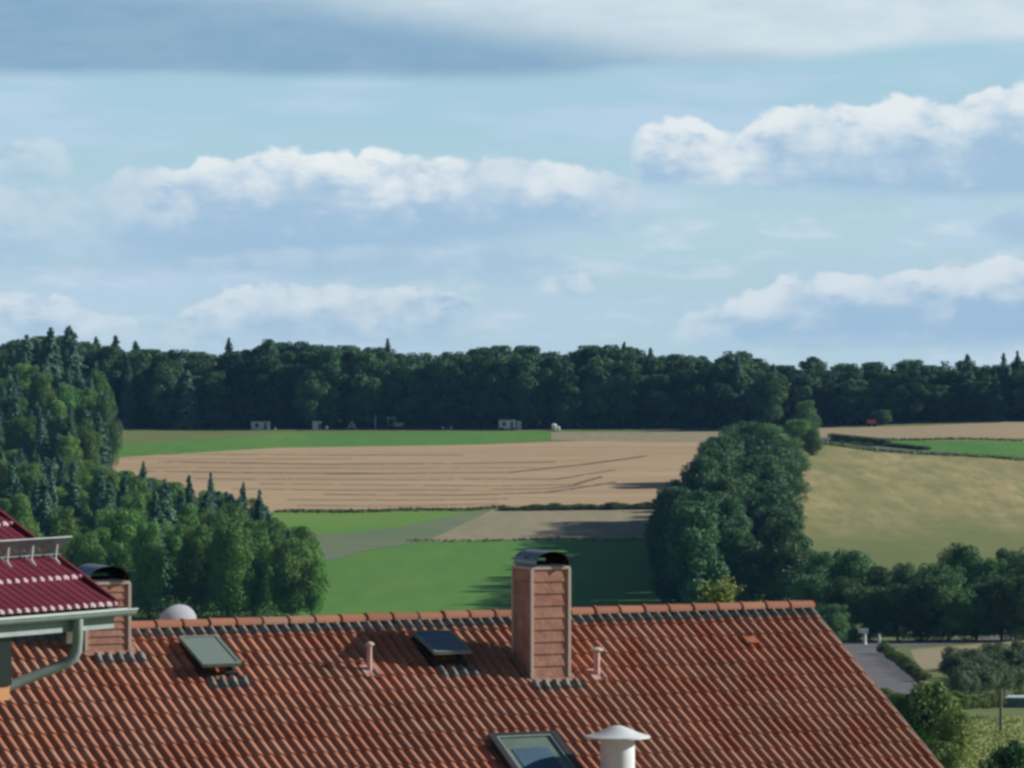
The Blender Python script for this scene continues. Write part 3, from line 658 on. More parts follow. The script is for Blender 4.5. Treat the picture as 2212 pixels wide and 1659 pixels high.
for r in range(23):
    Y = 785 + r * 15.0; xd = eL(Y) + 150
    while xd < eR(Y) - 40:
        h = min(random.uniform(13, 17), pt(xd, capf(xd), Y).z - float(terr(wx(xd, Y), Y)))
        jy = random.uniform(-8, 8)
        if h > 6: tree('wood', wx(xd, Y + jy), Y + jy, h * random.uniform(0.85, 1), random.uniform(8, 11), 'dark tree closing the gaps inside the tall clump between the fields', 'inner trees of the tall clump')  # same darker leaves, shade inside the clump given as colour
        xd += random.uniform(95, 130)
row = [(1775, 1190, 760, 90, 'first'), (1835, 1183, 750, 95, 'second'), (1905, 1222, 735, 80, 'third'), (1955, 1212, 728, 60, 'fourth'), (2020, 1215, 725, 85, 'fifth'),
       (2075, 1172, 735, 85, 'sixth'), (2135, 1205, 722, 80, 'seventh'), (2180, 1182, 735, 80, 'eighth'), (2240, 1180, 725, 100, 'ninth')]
for xd, td, Y, w, n_ in row: tree_at('broad', xd, td, Y, w * 1.35, n_ + ' tall tree from the left in the dark valley row behind the tan field', 'trees in the dark valley row')
for i, (xd, td, Y, w) in enumerate([(1760, 1265, 720, 90), (1820, 1270, 712, 80), (1880, 1290, 708, 80), (1940, 1285, 706, 70), (1990, 1275, 704, 80), (2050, 1265, 703, 90), (2110, 1285, 704, 80), (2165, 1270, 703, 80), (2215, 1265, 702, 90), (1800, 1330, 695, 60)]):
    tree_at('broad', xd, td - 25, Y, w * 1.4, 'lower dark tree filling the front of the valley tree row', 'lower trees along the valley row')
def margin(pts, n, hgt, label):
    P = np.array([[*hit(*p)][:2] for p in pts]); d = np.r_[0, np.cumsum(np.hypot(*np.diff(P, axis=0).T))]; t_ = RNG.uniform(0, d[-1], n)
    x_ = np.interp(t_, d, P[:, 0]) + RNG.normal(0, 0.6, n); y_ = np.interp(t_, d, P[:, 1]) + RNG.normal(0, 1.2, n) + 1.5 * np.sin(x_ / 4)
    p_ = np.stack([x_, y_, terr(x_, y_) + 0.1 + RNG.random(n) * hgt], -1)
    q_ = leaf_quads(p_, np.tile([0, -0.6, 0.6], (n, 1)), 0.28, RNG, 0.6); np_mesh('grass_margin', q_, np.arange(len(q_)).reshape(-1, 4), lf_bush, kind='stuff', label=label)
margin([(600, 1108), (800, 1106), (1000, 1103), (1090, 1097)], 2500, 0.35, 'ragged grass margin below the stubble')
margin([(880, 1171), (1230, 1167), (1420, 1167)], 500, 0.15, 'ragged edge between the fallow and the lower green field')
margin([(1745, 965), (1790, 960), (1900, 976), (2212, 995)], 3500, 0.4, 'rough grass along the field road above the dry meadow')
margin([(1800, 951), (2000, 951), (2212, 952)], 1500, 0.3, 'rough grass between the tan field and the green wedge')
Pg = np.array([[*hit(RNG.uniform(2050, 2230), RNG.uniform(1556, 1690))][:2] for _ in range(420)])
Pg = np.repeat(Pg, 12, 0) + RNG.normal(0, 0.35, (420 * 12, 2)); Pg = np.c_[Pg, terr(Pg[:, 0], Pg[:, 1]) + 0.1 + RNG.random(len(Pg)) * 0.45]
Pg = leaf_quads(Pg, np.tile([0, -0.5, 0.4], (len(Pg), 1)), 0.10, RNG, 0.6); np_mesh('tall_grass', Pg, np.arange(len(Pg)).reshape(-1, 4), lf_yel, kind='stuff', label='tufts of yellow green grass and weeds below the pole')
# hedge between stubble and fallow
for i in range(26):
    xd = 1092 + i * 13.4 + random.uniform(-4, 4); p = hit(xd, 1104 - 0.01 * (xd - 1100))
    tree('bush', p.x, p.y, random.uniform(0.9, 1.6) * (0.6 if i < 4 else 1), random.uniform(3.2, 4.8), 'low dark shrub in the thin hedge between stubble and fallow', 'shrubs of the thin field hedge', 'shrub')
for i in range(24):
    t = i / 23; xd = 1800 + 200 * t; p = hit(xd, 951 + 21 * t)
    tree('bush', p.x, p.y, (1.7 if t < 0.6 else 0.9), 3.2, 'low dark shrub lining the field road beside the green wedge', 'shrubs along the field road', 'shrub')
for i in range(16):
    t = i / 15; xd = 1912 + 78 * t + random.uniform(-3, 3); p = hit(xd, 1414 + 60 * t)
    tree('bush', p.x, p.y, random.uniform(0.9, 1.7), random.uniform(1.6, 2.4), 'small shrub on the bank along the right side of the valley road', 'shrubs along the valley road', 'shrub')
# orchard
for r in range(4):
    for q in range(10):
        xd = 2058 + q * 20 + r * 5 + random.uniform(-5, 5); yd = 1452 + r * 19 - q * 2 + random.uniform(-3, 3)
        if xd < 2050 + r * 3: continue
        p = hit(xd, yd); tree('orchard', p.x, p.y, random.uniform(2.2, 3.2), random.uniform(2.4, 3.4), 'grey green fruit tree in the small orchard at the right edge', 'orchard trees at the right edge')
for i in range(15):
    p = hit(2078 + i * 11, 1536 - i * 1.0)
    tree('bush', p.x, p.y, random.uniform(1.0, 1.5), 1.8, 'clipped shrub in the hedge below the orchard', 'shrubs of the hedge below the orchard', 'shrub')
for xd, yd, h, w, lb in [(2010, 1640, 8.6, 150, 'big sunlit bush beside the roof edge and the valley road'), (1965, 1640, 7.2, 100, 'dark bush half behind the sloping roof edge'), (2060, 1650, 6.0, 90, 'lower yellow green bush right of the big sunlit bush'),
                          (1905, 1525, 2.6, 60, 'small bush between roof edge and valley road'), (1945, 1540, 3.0, 60, 'grey green bush at the lower end of the visible road'), (2045, 1500, 2.5, 60, 'bush on the road bank left of the orchard'),
                          (2060, 1530, 2.5, 50, 'shrub below the orchard corner'), (2030, 1700, 4.0, 110, 'low bush at the bottom of the picture beside the roof edge'), (1842, 1388, 3.2, 50, 'green bush where the road goes behind the roof')]:
    p = hit(xd, yd) if yd < 1690 else hit(xd, 1690)
    tree('bush' , p.x, p.y, h * 0.62, w * K / F * p.y, lb, None, 'shrub')
for xd, td, Y, w, lb in [(2200, 1598, 150, 150, 'dark tree top in the bottom right corner'), (2140, 1638, 148, 100, 'dark low tree top left of the bottom right corner')]:
    tree_at('wood', xd, td, Y, w, lb, None)
_y = tree_at('hill', 1562, 1296, 92, 230, 'yellow green young tree whose top shoots show above the roof ridge', None)
_g = np.random.default_rng(31); _q = []; _tb = MB(); _p0 = pt(1562, 1310, 92)
for i in range(17):
    a_ = _g.uniform(-1, 1); d_ = Vector((a_ * 0.40, _g.uniform(-.3, .3), _g.uniform(0.35, 0.70) * (1 - 0.45 * abs(a_)))); _tb.tube([_p0, _p0 + d_ * 0.5 + Vector((a_ * .05, 0, 0)), _p0 + d_], [.007, .005, .002], 5)
    for j in range(34):
        f_ = _g.uniform(0.25, 1.0); _q.append(_p0 + d_ * f_ + Vector(_g.normal(0, 0.045, 3)))
_q = np.array([v[:] for v in _q]); _sh = np_mesh('crown', leaf_quads(_q, np.tile([0.5, -0.3, 0.7], (len(_q), 1)), 0.028, _g, 0.7), np.arange(len(_q) * 4).reshape(-1, 4), lf_yel, parent=_y)
_tb.build('twigs', m_bark, _y)

# dry air: thin blue haze round the whole scene
hb = MB(); hb.bx(-2520, 2520, -1520, 2720, -60, 66)
m_haze = bpy.data.materials.new('haze'); m_haze.use_nodes = True; t = m_haze.node_tree; t.nodes.remove(t.nodes['Principled BSDF'])
pv = t.nodes.new('ShaderNodeVolumePrincipled'); pv.inputs['Color'].default_value = (0.22, 0.52, 1.0, 1); pv.inputs['Density'].default_value = 0.00004; pv.inputs['Anisotropy'].default_value = 0.0
t.links.new(pv.outputs[0], [n for n in t.nodes if n.type == 'OUTPUT_MATERIAL'][0].inputs['Volume'])
hb.build('haze', m_haze, kind='stuff', label='thin blue haze over the valley')

# ------------------------------------------------------------------ main house
PSI, TH = math.radians(26), math.radians(28.5)
A = Vector((math.cos(PSI), math.sin(PSI), 0)); Hh = Vector((math.sin(PSI), -math.cos(PSI), 0))     # along the ridge / towards the eaves
B = Hh * math.cos(TH) + Vector((0, 0, -math.sin(TH))); NN = Hh * math.sin(TH) + Vector((0, 0, math.cos(TH)))
Z = Vector((0, 0, 1))
O = pt(1106, 1333, 71.5)
def rp(a, b, n=0.0): return O + A * a + B * b + NN * n
def ab(xd, yd, n=0.0):
    d = ray(xd, yd); o = O + NN * n; t = (o - CAM).dot(NN) / d.dot(NN); q = CAM + d * t - o; return q.dot(A), q.dot(B)
aR = ab(1752, 1313)[0]; aL = -10.8
house = empty('tiled_house', (O + A * (aL + aR) / 2 + Vector((0, 0, -9.0)))[:], label='long house under an orange clay tile roof with two clad chimneys', cat='house')
TW, TL_ = 0.30, 0.345
def prof(x): return 0.046 * (0.5 + 0.5 * np.cos(2 * math.pi * (x / 0.15 - 0.5))) ** 0.72
def make_roof(sgn=1, nrows=19, name='roof', fine=True):
    ncol = int((aR - aL) / TW); V = []; Fc = []; AT = []; ns = 17 if fine else 9; k = 0
    px = np.linspace(0, TW, ns); pz = prof(px)
    pz[0] -= 0.006; pz[-1] -= 0.006
    g = np.random.default_rng(5)
    for r in range(nrows):
        for c_ in range(ncol):
            a0 = aR - (c_ + 1) * TW; j = g.normal(0, 0.0022); jb = g.normal(0, 0.004); tl = g.normal(0, 0.0015)
            b0 = 0.02 + r * TL_; b1 = b0 + TL_ + jb; rv = g.random()
            rowsb = [(b0 - 0.02, 0.0), (b0 + TL_ * .5, 0.013), (b1, 0.027), (b1 + 0.001, 0.0)]
            for (bb, n0) in rowsb:
                for i in range(ns):
                    n_ = pz[i] + n0 + j + tl * i / ns
                    if bb > b1: n_ -= 0.004
                    q = O + A * (a0 + px[i]) + (B if sgn > 0 else Vector((-B.x, -B.y, B.z))) * bb + (NN if sgn > 0 else Vector((-NN.x, -NN.y, NN.z))) * n_
                    V.append(q[:]); AT.append(rv)
            for rr in range(3):
                for i in range(ns - 1):
                    q = (k + rr * ns + i, k + (rr + 1) * ns + i, k + (rr + 1) * ns + i + 1, k + rr * ns + i + 1)
                    Fc.append(q if sgn > 0 else q[::-1])
            k += 4 * ns
    o = np_mesh(name, np.array(V), np.array(Fc), m_tile, True, parent=house, attr=AT)
    if hasattr(o.data, 'set_sharp_from_angle'): o.data.set_sharp_from_angle(angle=math.radians(50))
    return o
make_roof(1, 19, 'roof', True)
make_roof(-1, 14, 'roof', False)
# walls and gable under the roof
mb = MB()
hw = 4.75
def hp(a, h, z): return O + A * a + Hh * h + Z * (z)
for (a0) in (aL + 0.25, aR - 0.3):
    vs = [hp(a0, -hw, -hw * math.tan(TH) - .12), hp(a0, hw, -hw * math.tan(TH) - .12), hp(a0, hw, -9), hp(a0, -hw, -9), hp(a0, 0, -.12)]
    mb.add(vs, [(0, 4, 1, 2, 3)] if a0 > 0 else [(3, 2, 1, 4, 0)])
for s_ in (-hw, hw):
    mb.add([hp(aL + .25, s_, -hw * math.tan(TH) - .12), hp(aR - .3, s_, -hw * math.tan(TH) - .12), hp(aR - .3, s_, -9), hp(aL + .25, s_, -9)], [(0, 1, 2, 3)])
mb.build('wall', m_wall, house)
# verge trim along the right gable
mb = MB(); mb.box((rp(aR + 0.0, 2.2, -0.045))[:], A * 0.014, B * 2.2, NN * 0.07); mb.box(rp(aR, 5.0, -0.045), A * 0.014, B * 0.6, NN * 0.07)
mb.build('verge_board', m_wood, house)
# ridge tiles
V = []; Fc = []; AT = []; k = 0; rt = 0.378; nseg = 10; g = np.random.default_rng(8); q0 = aR + 0.04
nrt = int((aR - aL) / rt)
mbr = []
for i in range(nrt):
    a1 = q0 - i * rt; a0 = a1 - rt - 0.03; rv = g.random(); j = g.normal(0, 0.002); ro = 0.108
    prof_r = [(a1, ro * 0.93, 0), (a1 - 0.05, ro * 0.95, 0), (a0 + 0.045, ro, 0.002), (a0 + 0.04, ro * 1.07, 0.004), (a0, ro * 1.07, 0.004), (a0, ro * 0.86, 0)]
    for (aa, rr, up) in prof_r:
        for s_ in range(nseg + 1):
            t = math.pi * s_ / nseg
            p = O + A * aa + Hh * (math.cos(t) * rr * 1.12) + Z * (0.012 + j + up + math.sin(t) * rr * 0.88)
            V.append(p[:]); AT.append(rv)
    for rr in range(len(prof_r) - 1):
        for s_ in range(nseg):
            Fc.append((k + rr * (nseg + 1) + s_, k + rr * (nseg + 1) + s_ + 1, k + (rr + 1) * (nseg + 1) + s_ + 1, k + (rr + 1) * (nseg + 1) + s_))
    k += len(prof_r) * (nseg + 1)
np_mesh('ridge_tiles', np.array(V), np.array(Fc), m_ridge, True, parent=house, attr=AT).data.set_sharp_from_angle(angle=math.radians(35))
endcap = MB(); endcap.add([O + A * (q0 - 0.004) + Hh * (math.cos(math.pi * s_ / 10) * .126) + Z * (0.012 + math.sin(math.pi * s_ / 10) * .1) for s_ in range(11)], [tuple(range(11))]); endcap.build('ridge_end', m_ridge, house)
def pleat(a0, a1, b0, b1, name, parent, m=None, dn=0.006, gain=1.3):
    n = int((a1 - a0) / 0.0125) + 1; xs_ = np.linspace(a0, a1, n); V = []; Fc = []
    for x in xs_:
        f = float(prof((x - aR) % TW)) * gain
        r0 = ((b0 - .02) / TL_) % 1 * 0.027; 
        for bb, e in ((b0, 0.010), ((b0 + b1) / 2, 0), (b1, 0), (b1 + 0.003, -0.012)):
            n_ = f + dn + ((bb - .02) / TL_ % 1) * 0.027 + e if bb > 0.02 else f + dn
            V.append(rp(x, bb, n_)[:])
    Fc = [(i * 4 + j, i * 4 + j + 1, (i + 1) * 4 + j + 1, (i + 1) * 4 + j) for i in range(n - 1) for j in range(3)]
    return np_mesh(name, np.array(V), np.array(Fc), m or m_lead, False, parent=parent)
pleat(aL, aR - 0.02, 0.10, 0.275, 'ridge_vent_roll', house)

def chimney(xl, yl, w, d, ytop, label, cowl_kind):
    """front-left bottom corner surveyed at (xl, yl)"""
    a0, b0 = ab(xl, yl, 0.05); base = rp(a0, b0, 0.05)
    dd = ray(xl, ytop); top = CAM + dd * (base.y / dd.y); h = top.z - base.z
    nC = 9; ch = h / nC
    mb = MB()
    c0 = base - Hh * (d / 2) + A * (w / 2)
    mb.box(c0 + Z * (h / 2 - 0.5), A * (w / 2 - 0.012), Hh * (d / 2 - 0.012), Z * (h / 2 + 0.5 - 0.004))
    for i in range(nC):
        z0 = i * ch; z1 = z0 + ch
        for (ctr, wid, nrm, tan_) in ((base + A * w / 2, w, Hh, A), (base - Hh * d / 2, d, -A, Hh), (base - Hh * d + A * w / 2, w, -Hh, A), (base + A * w - Hh * d / 2, d, A, Hh)):
            e = wid / 2 - 0.019
            vs = []
            zz0, zz1 = z0 + 0.0, z1 - 0.004
            for s_, dz_, o_ in ((-1, zz0, 0.008), (1, zz0, 0.008), (1, zz1, -0.004), (-1, zz1, -0.004), (-1, zz0, -0.012), (1, zz0, -0.012)):
                vs.append(ctr + tan_ * (e * s_) + Z * dz_ + nrm * o_)
            mb.add(vs, [(0, 1, 2, 3), (4, 5, 1, 0)])
    ch_o = mb.build('chimney', m_clad, house, label=label)
    for s1 in (0, 1):
        for s2 in (0, 1):
            t = MB(); t.box(base + A * (w * s1) - Hh * (d * s2) + Z * (h / 2 + .01), A * 0.020, Hh * 0.020, Z * (h / 2 + 0.0)); t.build('corner_trim', m_trim, ch_o)
    t = MB(); t.box(c0 + Z * (h + 0.018), A * (w / 2 + 0.012), Hh * (d / 2 + 0.012), Z * 0.018)
    t.box(c0 + Z * (h + 0.045), A * (w / 2 - 0.05), Hh * (d / 2 - 0.05), Z * 0.012); t.build('cap_slab', m_trim, ch_o)
    # cowl: a barrel shaped hood lying along the ridge direction, open at both ends, on four legs
    cz = c0 + Z * (h + 0.09); cl = d * 0.62; rx = w * 0.44; rz = 0.15
    n = 22; V = []; Fc = []
    for aa in (-cl, -cl * .5, 0, cl * .5, cl):
        for s_ in range(n + 1):
            t_ = math.pi * (-0.10 + 1.20 * s_ / n); V.append((cz + Hh * aa + A * (math.cos(t_) * rx) + Z * (math.sin(t_) * rz))[:])
    m1 = n + 1
    for i in range(4):
        for s_ in range(n): Fc.append((i * m1 + s_, i * m1 + s_ + 1, (i + 1) * m1 + s_ + 1, (i + 1) * m1 + s_))
    nv = len(V); ctr = cz
    V2 = [(Vector(p) - (Vector(p) - (ctr + Hh * ((Vector(p) - ctr).dot(Hh)))).normalized() * 0.008)[:] for p in V]
    Fi = [tuple(nv + q for q in f[::-1]) for f in Fc]
    cw = MB(); cw.v = V + V2; cw.f = Fc + Fi; cw.m = [0] * len(Fc) + [1] * len(Fi)
    cwo = cw.build('cowl', [m_steel, m_soot], ch_o, smooth=True)
    return base, c0, h, ch_o, cz, cl, rx, rz
def chimney_extras(c, apron=(0.1, 0.1)):
    base, c0, h, o, cz, cl, rx, rz = c
    lg = MB(); w_ = 2 * (c0 - base).dot(A)
    for s1 in (-1, 1):
        for s2 in (-1, 1):
            p = cz + Hh * (cl * .8 * s1) + A * (rx * .93 * s2); lg.tube([p - Z * 0.08, p + Z * 0.06], 0.011, 6)
    lg.tube([cz - A * (w_ * 0.80) + Z * 0.06 , cz + A * (w_ * 0.85) + Z * 0.06], 0.012, 6)
    lg.build('cowl_bracket', m_dark, o)
    bf = MB(); bf.add([(cz - Hh * (cl * .3) + A * (math.cos(math.pi * q / 12) * rx * .96) + Z * (math.sin(math.pi * q / 12) * rz * .95)) for q in range(1, 12)], [tuple(range(11))]); bf.build('shade_plate', m_soot, o)  # dark plate added inside the hood so its opening looks shaded
    fl = MB(); fl.lathe(cz - Z * 0.05, [(0.12, -0.04), (0.12, 0.05), (0.10, 0.05), (0.10, -0.04)], 18); fl.build('flue_pot', m_soot, o)
    w2 = (base - c0).dot(A)
    # apron below the front face, collar round the foot
    qa = (base - O).dot(A); qb = (base - O).dot(B); w = -2 * w2
    ap = MB(); ap.box(rp(qa + w / 2, qb + 0.05, 0.05), A * (w / 2 + 0.06), B * 0.05, NN * 0.006)
    ap.box(rp(qa - 0.04, qb - 0.34, 0.045), A * 0.05, B * 0.38, NN * 0.010); ap.box(rp(qa + w + 0.04, qb - 0.34, 0.045), A * 0.05, B * 0.38, NN * 0.010)
    ap.build('flashing', m_flash, o)
    pleat(qa - apron[0], qa + w + apron[1], qb + 0.09, qb + 0.27, 'pleated_apron', o)
c1 = chimney(1149, 1466, 0.55, 0.56, 1231, 'taller clad chimney in full view with a steel barrel cowl', 0); chimney_extras(c1, (0.05, 0.15))
c2 = chimney(186, 1408, 0.60, 0.56, 1264, 'left clad chimney partly hidden by the maroon roof', 0); chimney_extras(c2, (-0.08, 0.2))

def vent_pipe(xd, yb, yt, r, capr, label):
    a, b = ab(xd, yb, 0.05); p = rp(a, b, 0.02); dd = ray(xd, yt); h = (CAM + dd * (p.y / dd.y)).z - p.z
    mb = MB(); mb.lathe(p, [(r * 1.25, -0.05), (r * 1.2, 0.05), (r, 0.10), (r, h - 0.05), (r * 0.9, h - 0.05)], 16)
    o = mb.build('vent_pipe', m_pink, house, smooth=True, label=label)
    cp = MB(); cp.lathe(p, [(0.001, h + 0.002), (capr * .6, h - 0.006), (capr, h - 0.028), (capr, h - 0.045), (capr * .8, h - 0.05), (0.001, h - 0.05)], 18); cp.build('cap', m_trim, o, smooth=True)
    f = MB(); f.box(rp(a, b, 0.055), A * 0.10, B * 0.13, NN * 0.012)
    f.tube([rp(a + .07, b - 0.12, 0.075), rp(a + .07, b + 0.13, 0.075)], 0.022, 8); f.build('flange', m_pink, o, smooth=True)
vent_pipe(799, 1450, 1386, 0.034, 0.062, 'slim pink vent pipe standing in the chimney shadow')
vent_pipe(1290, 1458, 1398, 0.042, 0.088, 'pink vent pipe with a wide pale cap right of the chimney')

def hatch(xd0, yd0, w, ln, mg, label, lift=0.17):
    a0, b0 = ab(xd0, yd0, 0.12)
    def lid(a, b, n): return rp(a0 + a, b0 + b, 0.10 + n + lift * (b / ln))
    mb = MB()     # kerb sitting in the tiles
    for (aa, bb, ha, hb) in ((w / 2, 0.02, w / 2, 0.02), (w / 2, ln - 0.02, w / 2 - .03, 0.02), (0.02, ln / 2, 0.02, ln / 2), (w - 0.02, ln / 2, 0.02, ln / 2)):
        mb.box(rp(a0 + aa, b0 + bb, 0.055), A * ha, B * hb, NN * 0.045)
    o = mb.build('roof_hatch', m_dark, house, label=label)
    slope = (lid(0, 1, 0) - lid(0, 0, 0)).normalized(); nn = A.cross(slope).normalized(); nn = -nn if nn.z < 0 else nn
    c = lid(w / 2, ln / 2, 0.02)
    p = MB(); p.box(c, A * (w / 2 - 0.025), slope * (ln / 2 - 0.025), nn * 0.012); p.build('pane', mg, o)
    f = MB()
    for s_ in (-1, 1):
        f.box(c + A * (s_ * (w / 2)), A * 0.022, slope * (ln / 2 + 0.02), nn * 0.022); f.box(c + slope * (s_ * ln / 2), A * (w / 2 - .022), slope * 0.022, nn * 0.022)
    f.build('lid_frame', m_panel, o)
    for aa in (0.09, w - 0.09):
        s_ = MB(); s_.tube([rp(a0 + aa, b0 + ln - 0.06, 0.08), lid(aa, ln - 0.02, 0)], 0.014, 6); s_.build('stay', m_dark, o)
    pleat(a0 + 0.02, a0 + w + 0.12, b0 + ln + 0.06, b0 + ln + 0.26, 'pleated_apron', o)
    k_ = MB(); k_.box(rp(a0 + w / 2, b0 + ln + 0.05, 0.052), A * 0.07, B * 0.045, NN * 0.02); k_.build('foot_tile', m_ridge, o)
hatch(390, 1378, 0.50, 0.84, m_panel, 'left roof hatch with a grey green sheet lid', 0.11)
hatch(893, 1366, 0.50, 0.72, m_glass_blue, 'blue glazed roof hatch in the shadow of the taller chimney', 0.13)
# big roof window at the lower edge
a0, b0 = ab(1052, 1592, 0.07); w_, l_ = 0.98, 1.25
rw = MB()
for (aa, bb, ha, hb) in ((w_ / 2, 0.03, w_ / 2, 0.03), (w_ / 2, l_ - .03, w_ / 2, 0.03), (0.045, l_ / 2, 0.045, l_ / 2 - .06), (w_ - .045, l_ / 2, 0.045, l_ / 2 - .06)):
    rw.box(rp(a0 + aa, b0 + bb, 0.06), A * ha, B * hb, NN * 0.07)
rwo = rw.build('roof_window', m_dark, house, label='large roof window with a blue blind at the lower edge of the view')
t = MB(); t.box(rp(a0 + w_ / 2, b0 + l_ / 2, 0.085), A * (w_ / 2 - .09), B * (l_ / 2 - .06), NN * 0.006); t.build('pane', m_glass_green, rwo)
t = MB()
for s_ in (0.105, w_ - 0.105): t.box(rp(a0 + s_, b0 + l_ / 2, 0.108), A * 0.014, B * (l_ / 2 - .06), NN * 0.012)
t.box(rp(a0 + w_ / 2, b0 + .075, 0.108), A * (w_ / 2 - .119), B * 0.012, NN * 0.012); t.build('sash', m_zinc, rwo)
t = MB(); t.box(rp(a0 + w_ * .47, b0 + 0.62, 0.097), A * 0.26, B * 0.28, NN * 0.004); t.build('blind', m_blind, rwo)
# white mushroom ventilator
a0, b0 = ab(1336, 1700, 0.05); p = rp(a0, b0, 0); dd = ray(1336, 1567); hv = (CAM + dd * (p.y / dd.y)).z - p.z
t = MB(); t.lathe(p, [(0.225, -0.2), (0.222, hv * .5), (0.222, hv - 0.15), (0.21, hv - 0.13), (0.19, hv - .13)], 36); vo = t.build('ventilator', m_white, house, smooth=True, label='white mushroom shaped ventilator right of the large roof window')
t = MB(); t.lathe(p, [(0.001, hv), (0.05, hv - 0.003), (0.13, hv - 0.03), (0.25, hv - 0.085), (0.36, hv - 0.12), (0.42, hv - 0.135), (0.42, hv - 0.155), (0.35, hv - 0.15), (0.2, hv - 0.145)], 40); t.build('hood', m_white, vo, smooth=True)
t = MB(); t.box(rp(a0 + 0.38, b0 - .02, 0.09), A * 0.11, B * 0.12, NN * 0.03); t.build('vent_tile', m_pink, house)
# short lying stick and small clay vent tile
a0, b0 = ab(1622, 1386, 0.05); t = MB(); t.box(rp(a0, b0, 0.075), A * 0.09, B * 0.075, NN * 0.014); t.box(rp(a0 + .02, b0 + .07, 0.06), A * 0.07, B * 0.012, NN * 0.028); t.build('vent_tile', m_tile, house)
a0, b0 = ab(515, 1432, 0.05); t = MB(); t.tube([rp(a0 - .09, b0 - .03, .075), rp(a0 + .02, b0 + .0, .085), rp(a0 + .12, b0 - .01, .075)], 0.012, 6); t.build('lying_stick', m_wood, house)
# satellite dish on the rear slope
dc = pt(386, 1352, 70.6); dn_ = (-Hh * 0.9 + Z * 0.25).normalized(); du = A; dvv = dn_.cross(du).normalized()
t = MB(); n = 28
for r in range(7):
    rr = 0.285 * r / 6
    for s_ in range(n):
        q = 2 * math.pi * s_ / n; t.v.append((dc + du * (rr * math.cos(q)) + dvv * (rr * math.sin(q)) + dn_ * (rr * rr * 0.7))[:])
for r in range(6):
    for s_ in range(n): t.f.append((r * n + s_, r * n + (s_ + 1) % n, (r + 1) * n + (s_ + 1) % n, (r + 1) * n + s_)); t.m.append(0)
m_dish = mat('dish_white', (0.70, 0.78, 0.86), 0.4, 0.5, col2=(0.62, 0.70, 0.78), scale=3)
dish = t.build('satellite_dish', m_dish, house, smooth=True, label='white satellite dish seen from behind over the ridge')
t = MB(); t.tube([dc - dn_ * 0.03, dc - dn_ * 0.05 - Z * 0.5, ], 0.02, 8); t.build('mast', m_steel, dish)

# ------------------------------------------------------------------ maroon roofed neighbour on the left
P2, T2 = math.radians(54), math.radians(29)
A2 = Vector((math.cos(P2), math.sin(P2), 0)); H2 = Vector((math.sin(P2), -math.cos(P2), 0))
B2 = H2 * math.cos(T2) - Z * math.sin(T2); N2 = H2 * math.sin(T2) + Z * math.cos(T2)
O2 = pt(252, 1309, 52)
def rq(a, b, n=0.0): return O2 + A2 * a + B2 * b + N2 * n
def ab2(xd, yd, n=0.0):
    d = ray(xd, yd); o = O2 + N2 * n; t_ = (o - CAM).dot(N2) / d.dot(N2); q = CAM + d * t_ - o; return q.dot(A2), q.dot(B2)
nb = empty('maroon_roof_house', (O2 - A2 * 2 - Z * 6)[:], label='neighbouring house under a maroon sheet metal roof at the left edge', cat='house')
wp, rl = 0.122, 0.515; Lm = 6.0; V = []; Fc = []; MI = []; k = 0; ns = int(Lm / wp) * 8
axs = np.linspace(-Lm, 0, ns + 1)
wv = 0.018 * (0.5 + 0.5 * np.cos(2 * math.pi * axs / wp)) ** 1.4
for r in range(9):
    rows_ = [(-r * rl - rl, 0.0), (-r * rl - rl * .97, 0.0006), (-r * rl - rl * .5, 0.010), (-r * rl - .035, 0.0252), (-r * rl - .025, 0.026), (-r * rl, 0.025), (-r * rl + .004, -0.002)]
    for bb, n0 in rows_:
        for i, x in enumerate(axs): V.append(rq(x, bb, n0 + wv[i])[:])
    for rr in range(6):
        for i in range(ns):
            Fc.append((k + rr * (ns + 1) + i, k + (rr + 1) * (ns + 1) + i, k + (rr + 1) * (ns + 1) + i + 1, k + rr * (ns + 1) + i + 1))
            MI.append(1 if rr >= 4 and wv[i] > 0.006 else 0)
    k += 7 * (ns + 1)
rf2 = np_mesh('roof', np.array(V), np.array(Fc), [m_maroon, m_glint], True, parent=nb, mi=MI); rf2.data.set_sharp_from_angle(angle=math.radians(45))
mb = MB(); mb.add([rq(0, 0, -.06), rq(0, -rl * 9, -.06), rq(-Lm, -rl * 9, -.06), rq(-Lm, 0, -.06)], [(0, 1, 2, 3)])
bk = lambda a, b, n=0: O2 + A2 * a - B2 * 0 + (H2 * -1) * 0
apex = rq(0, -rl * 9, -.03); ap2 = rq(-Lm, -rl * 9, -.03)
mb.add([apex, ap2, ap2 - H2 * 4 - Z * 2.2, apex - H2 * 4 - Z * 2.2], [(0, 1, 2, 3)]); mb.build('roof_underside', m_wood, nb)
mb = MB(); mb.box(rq(0.012, -rl * 4.5, 0.015), A2 * 0.018, B2 * (rl * 4.5), N2 * 0.035); mb.build('verge_trim', m_maroon, nb)
gl = MB(); gutter_c = []
ga0, ga1 = -Lm, 0.16
V = []; n = 12
for aa in (ga0, ga1):
    for s_ in range(n + 1):
        q = math.pi * s_ / n; V.append(rq(aa, 0.05, -0.01) + H2 * (0.065 * math.cos(q) + 0.03) - Z * (0.065 * math.sin(q)))
gl.add(V, [(s_, s_ + 1, n + 2 + s_, n + 1 + s_) for s_ in range(n)])
gl.add([v for v in V[n + 1:]], [tuple(range(n + 1))])
gl.tube([V[0], V[n + 1]], 0.011, 6); gl.tube([V[n], V[2 * n + 1]], 0.008, 6)
go = gl.build('gutter', m_zinc, nb, smooth=True)
sf_ = MB(); sf_.box(rq(-Lm / 2, 0.02, -0.10) - Z * 0.035, A2 * (Lm / 2 - .02), H2 * 0.014, Z * 0.085); sf_.build('fascia', m_zinc, nb)
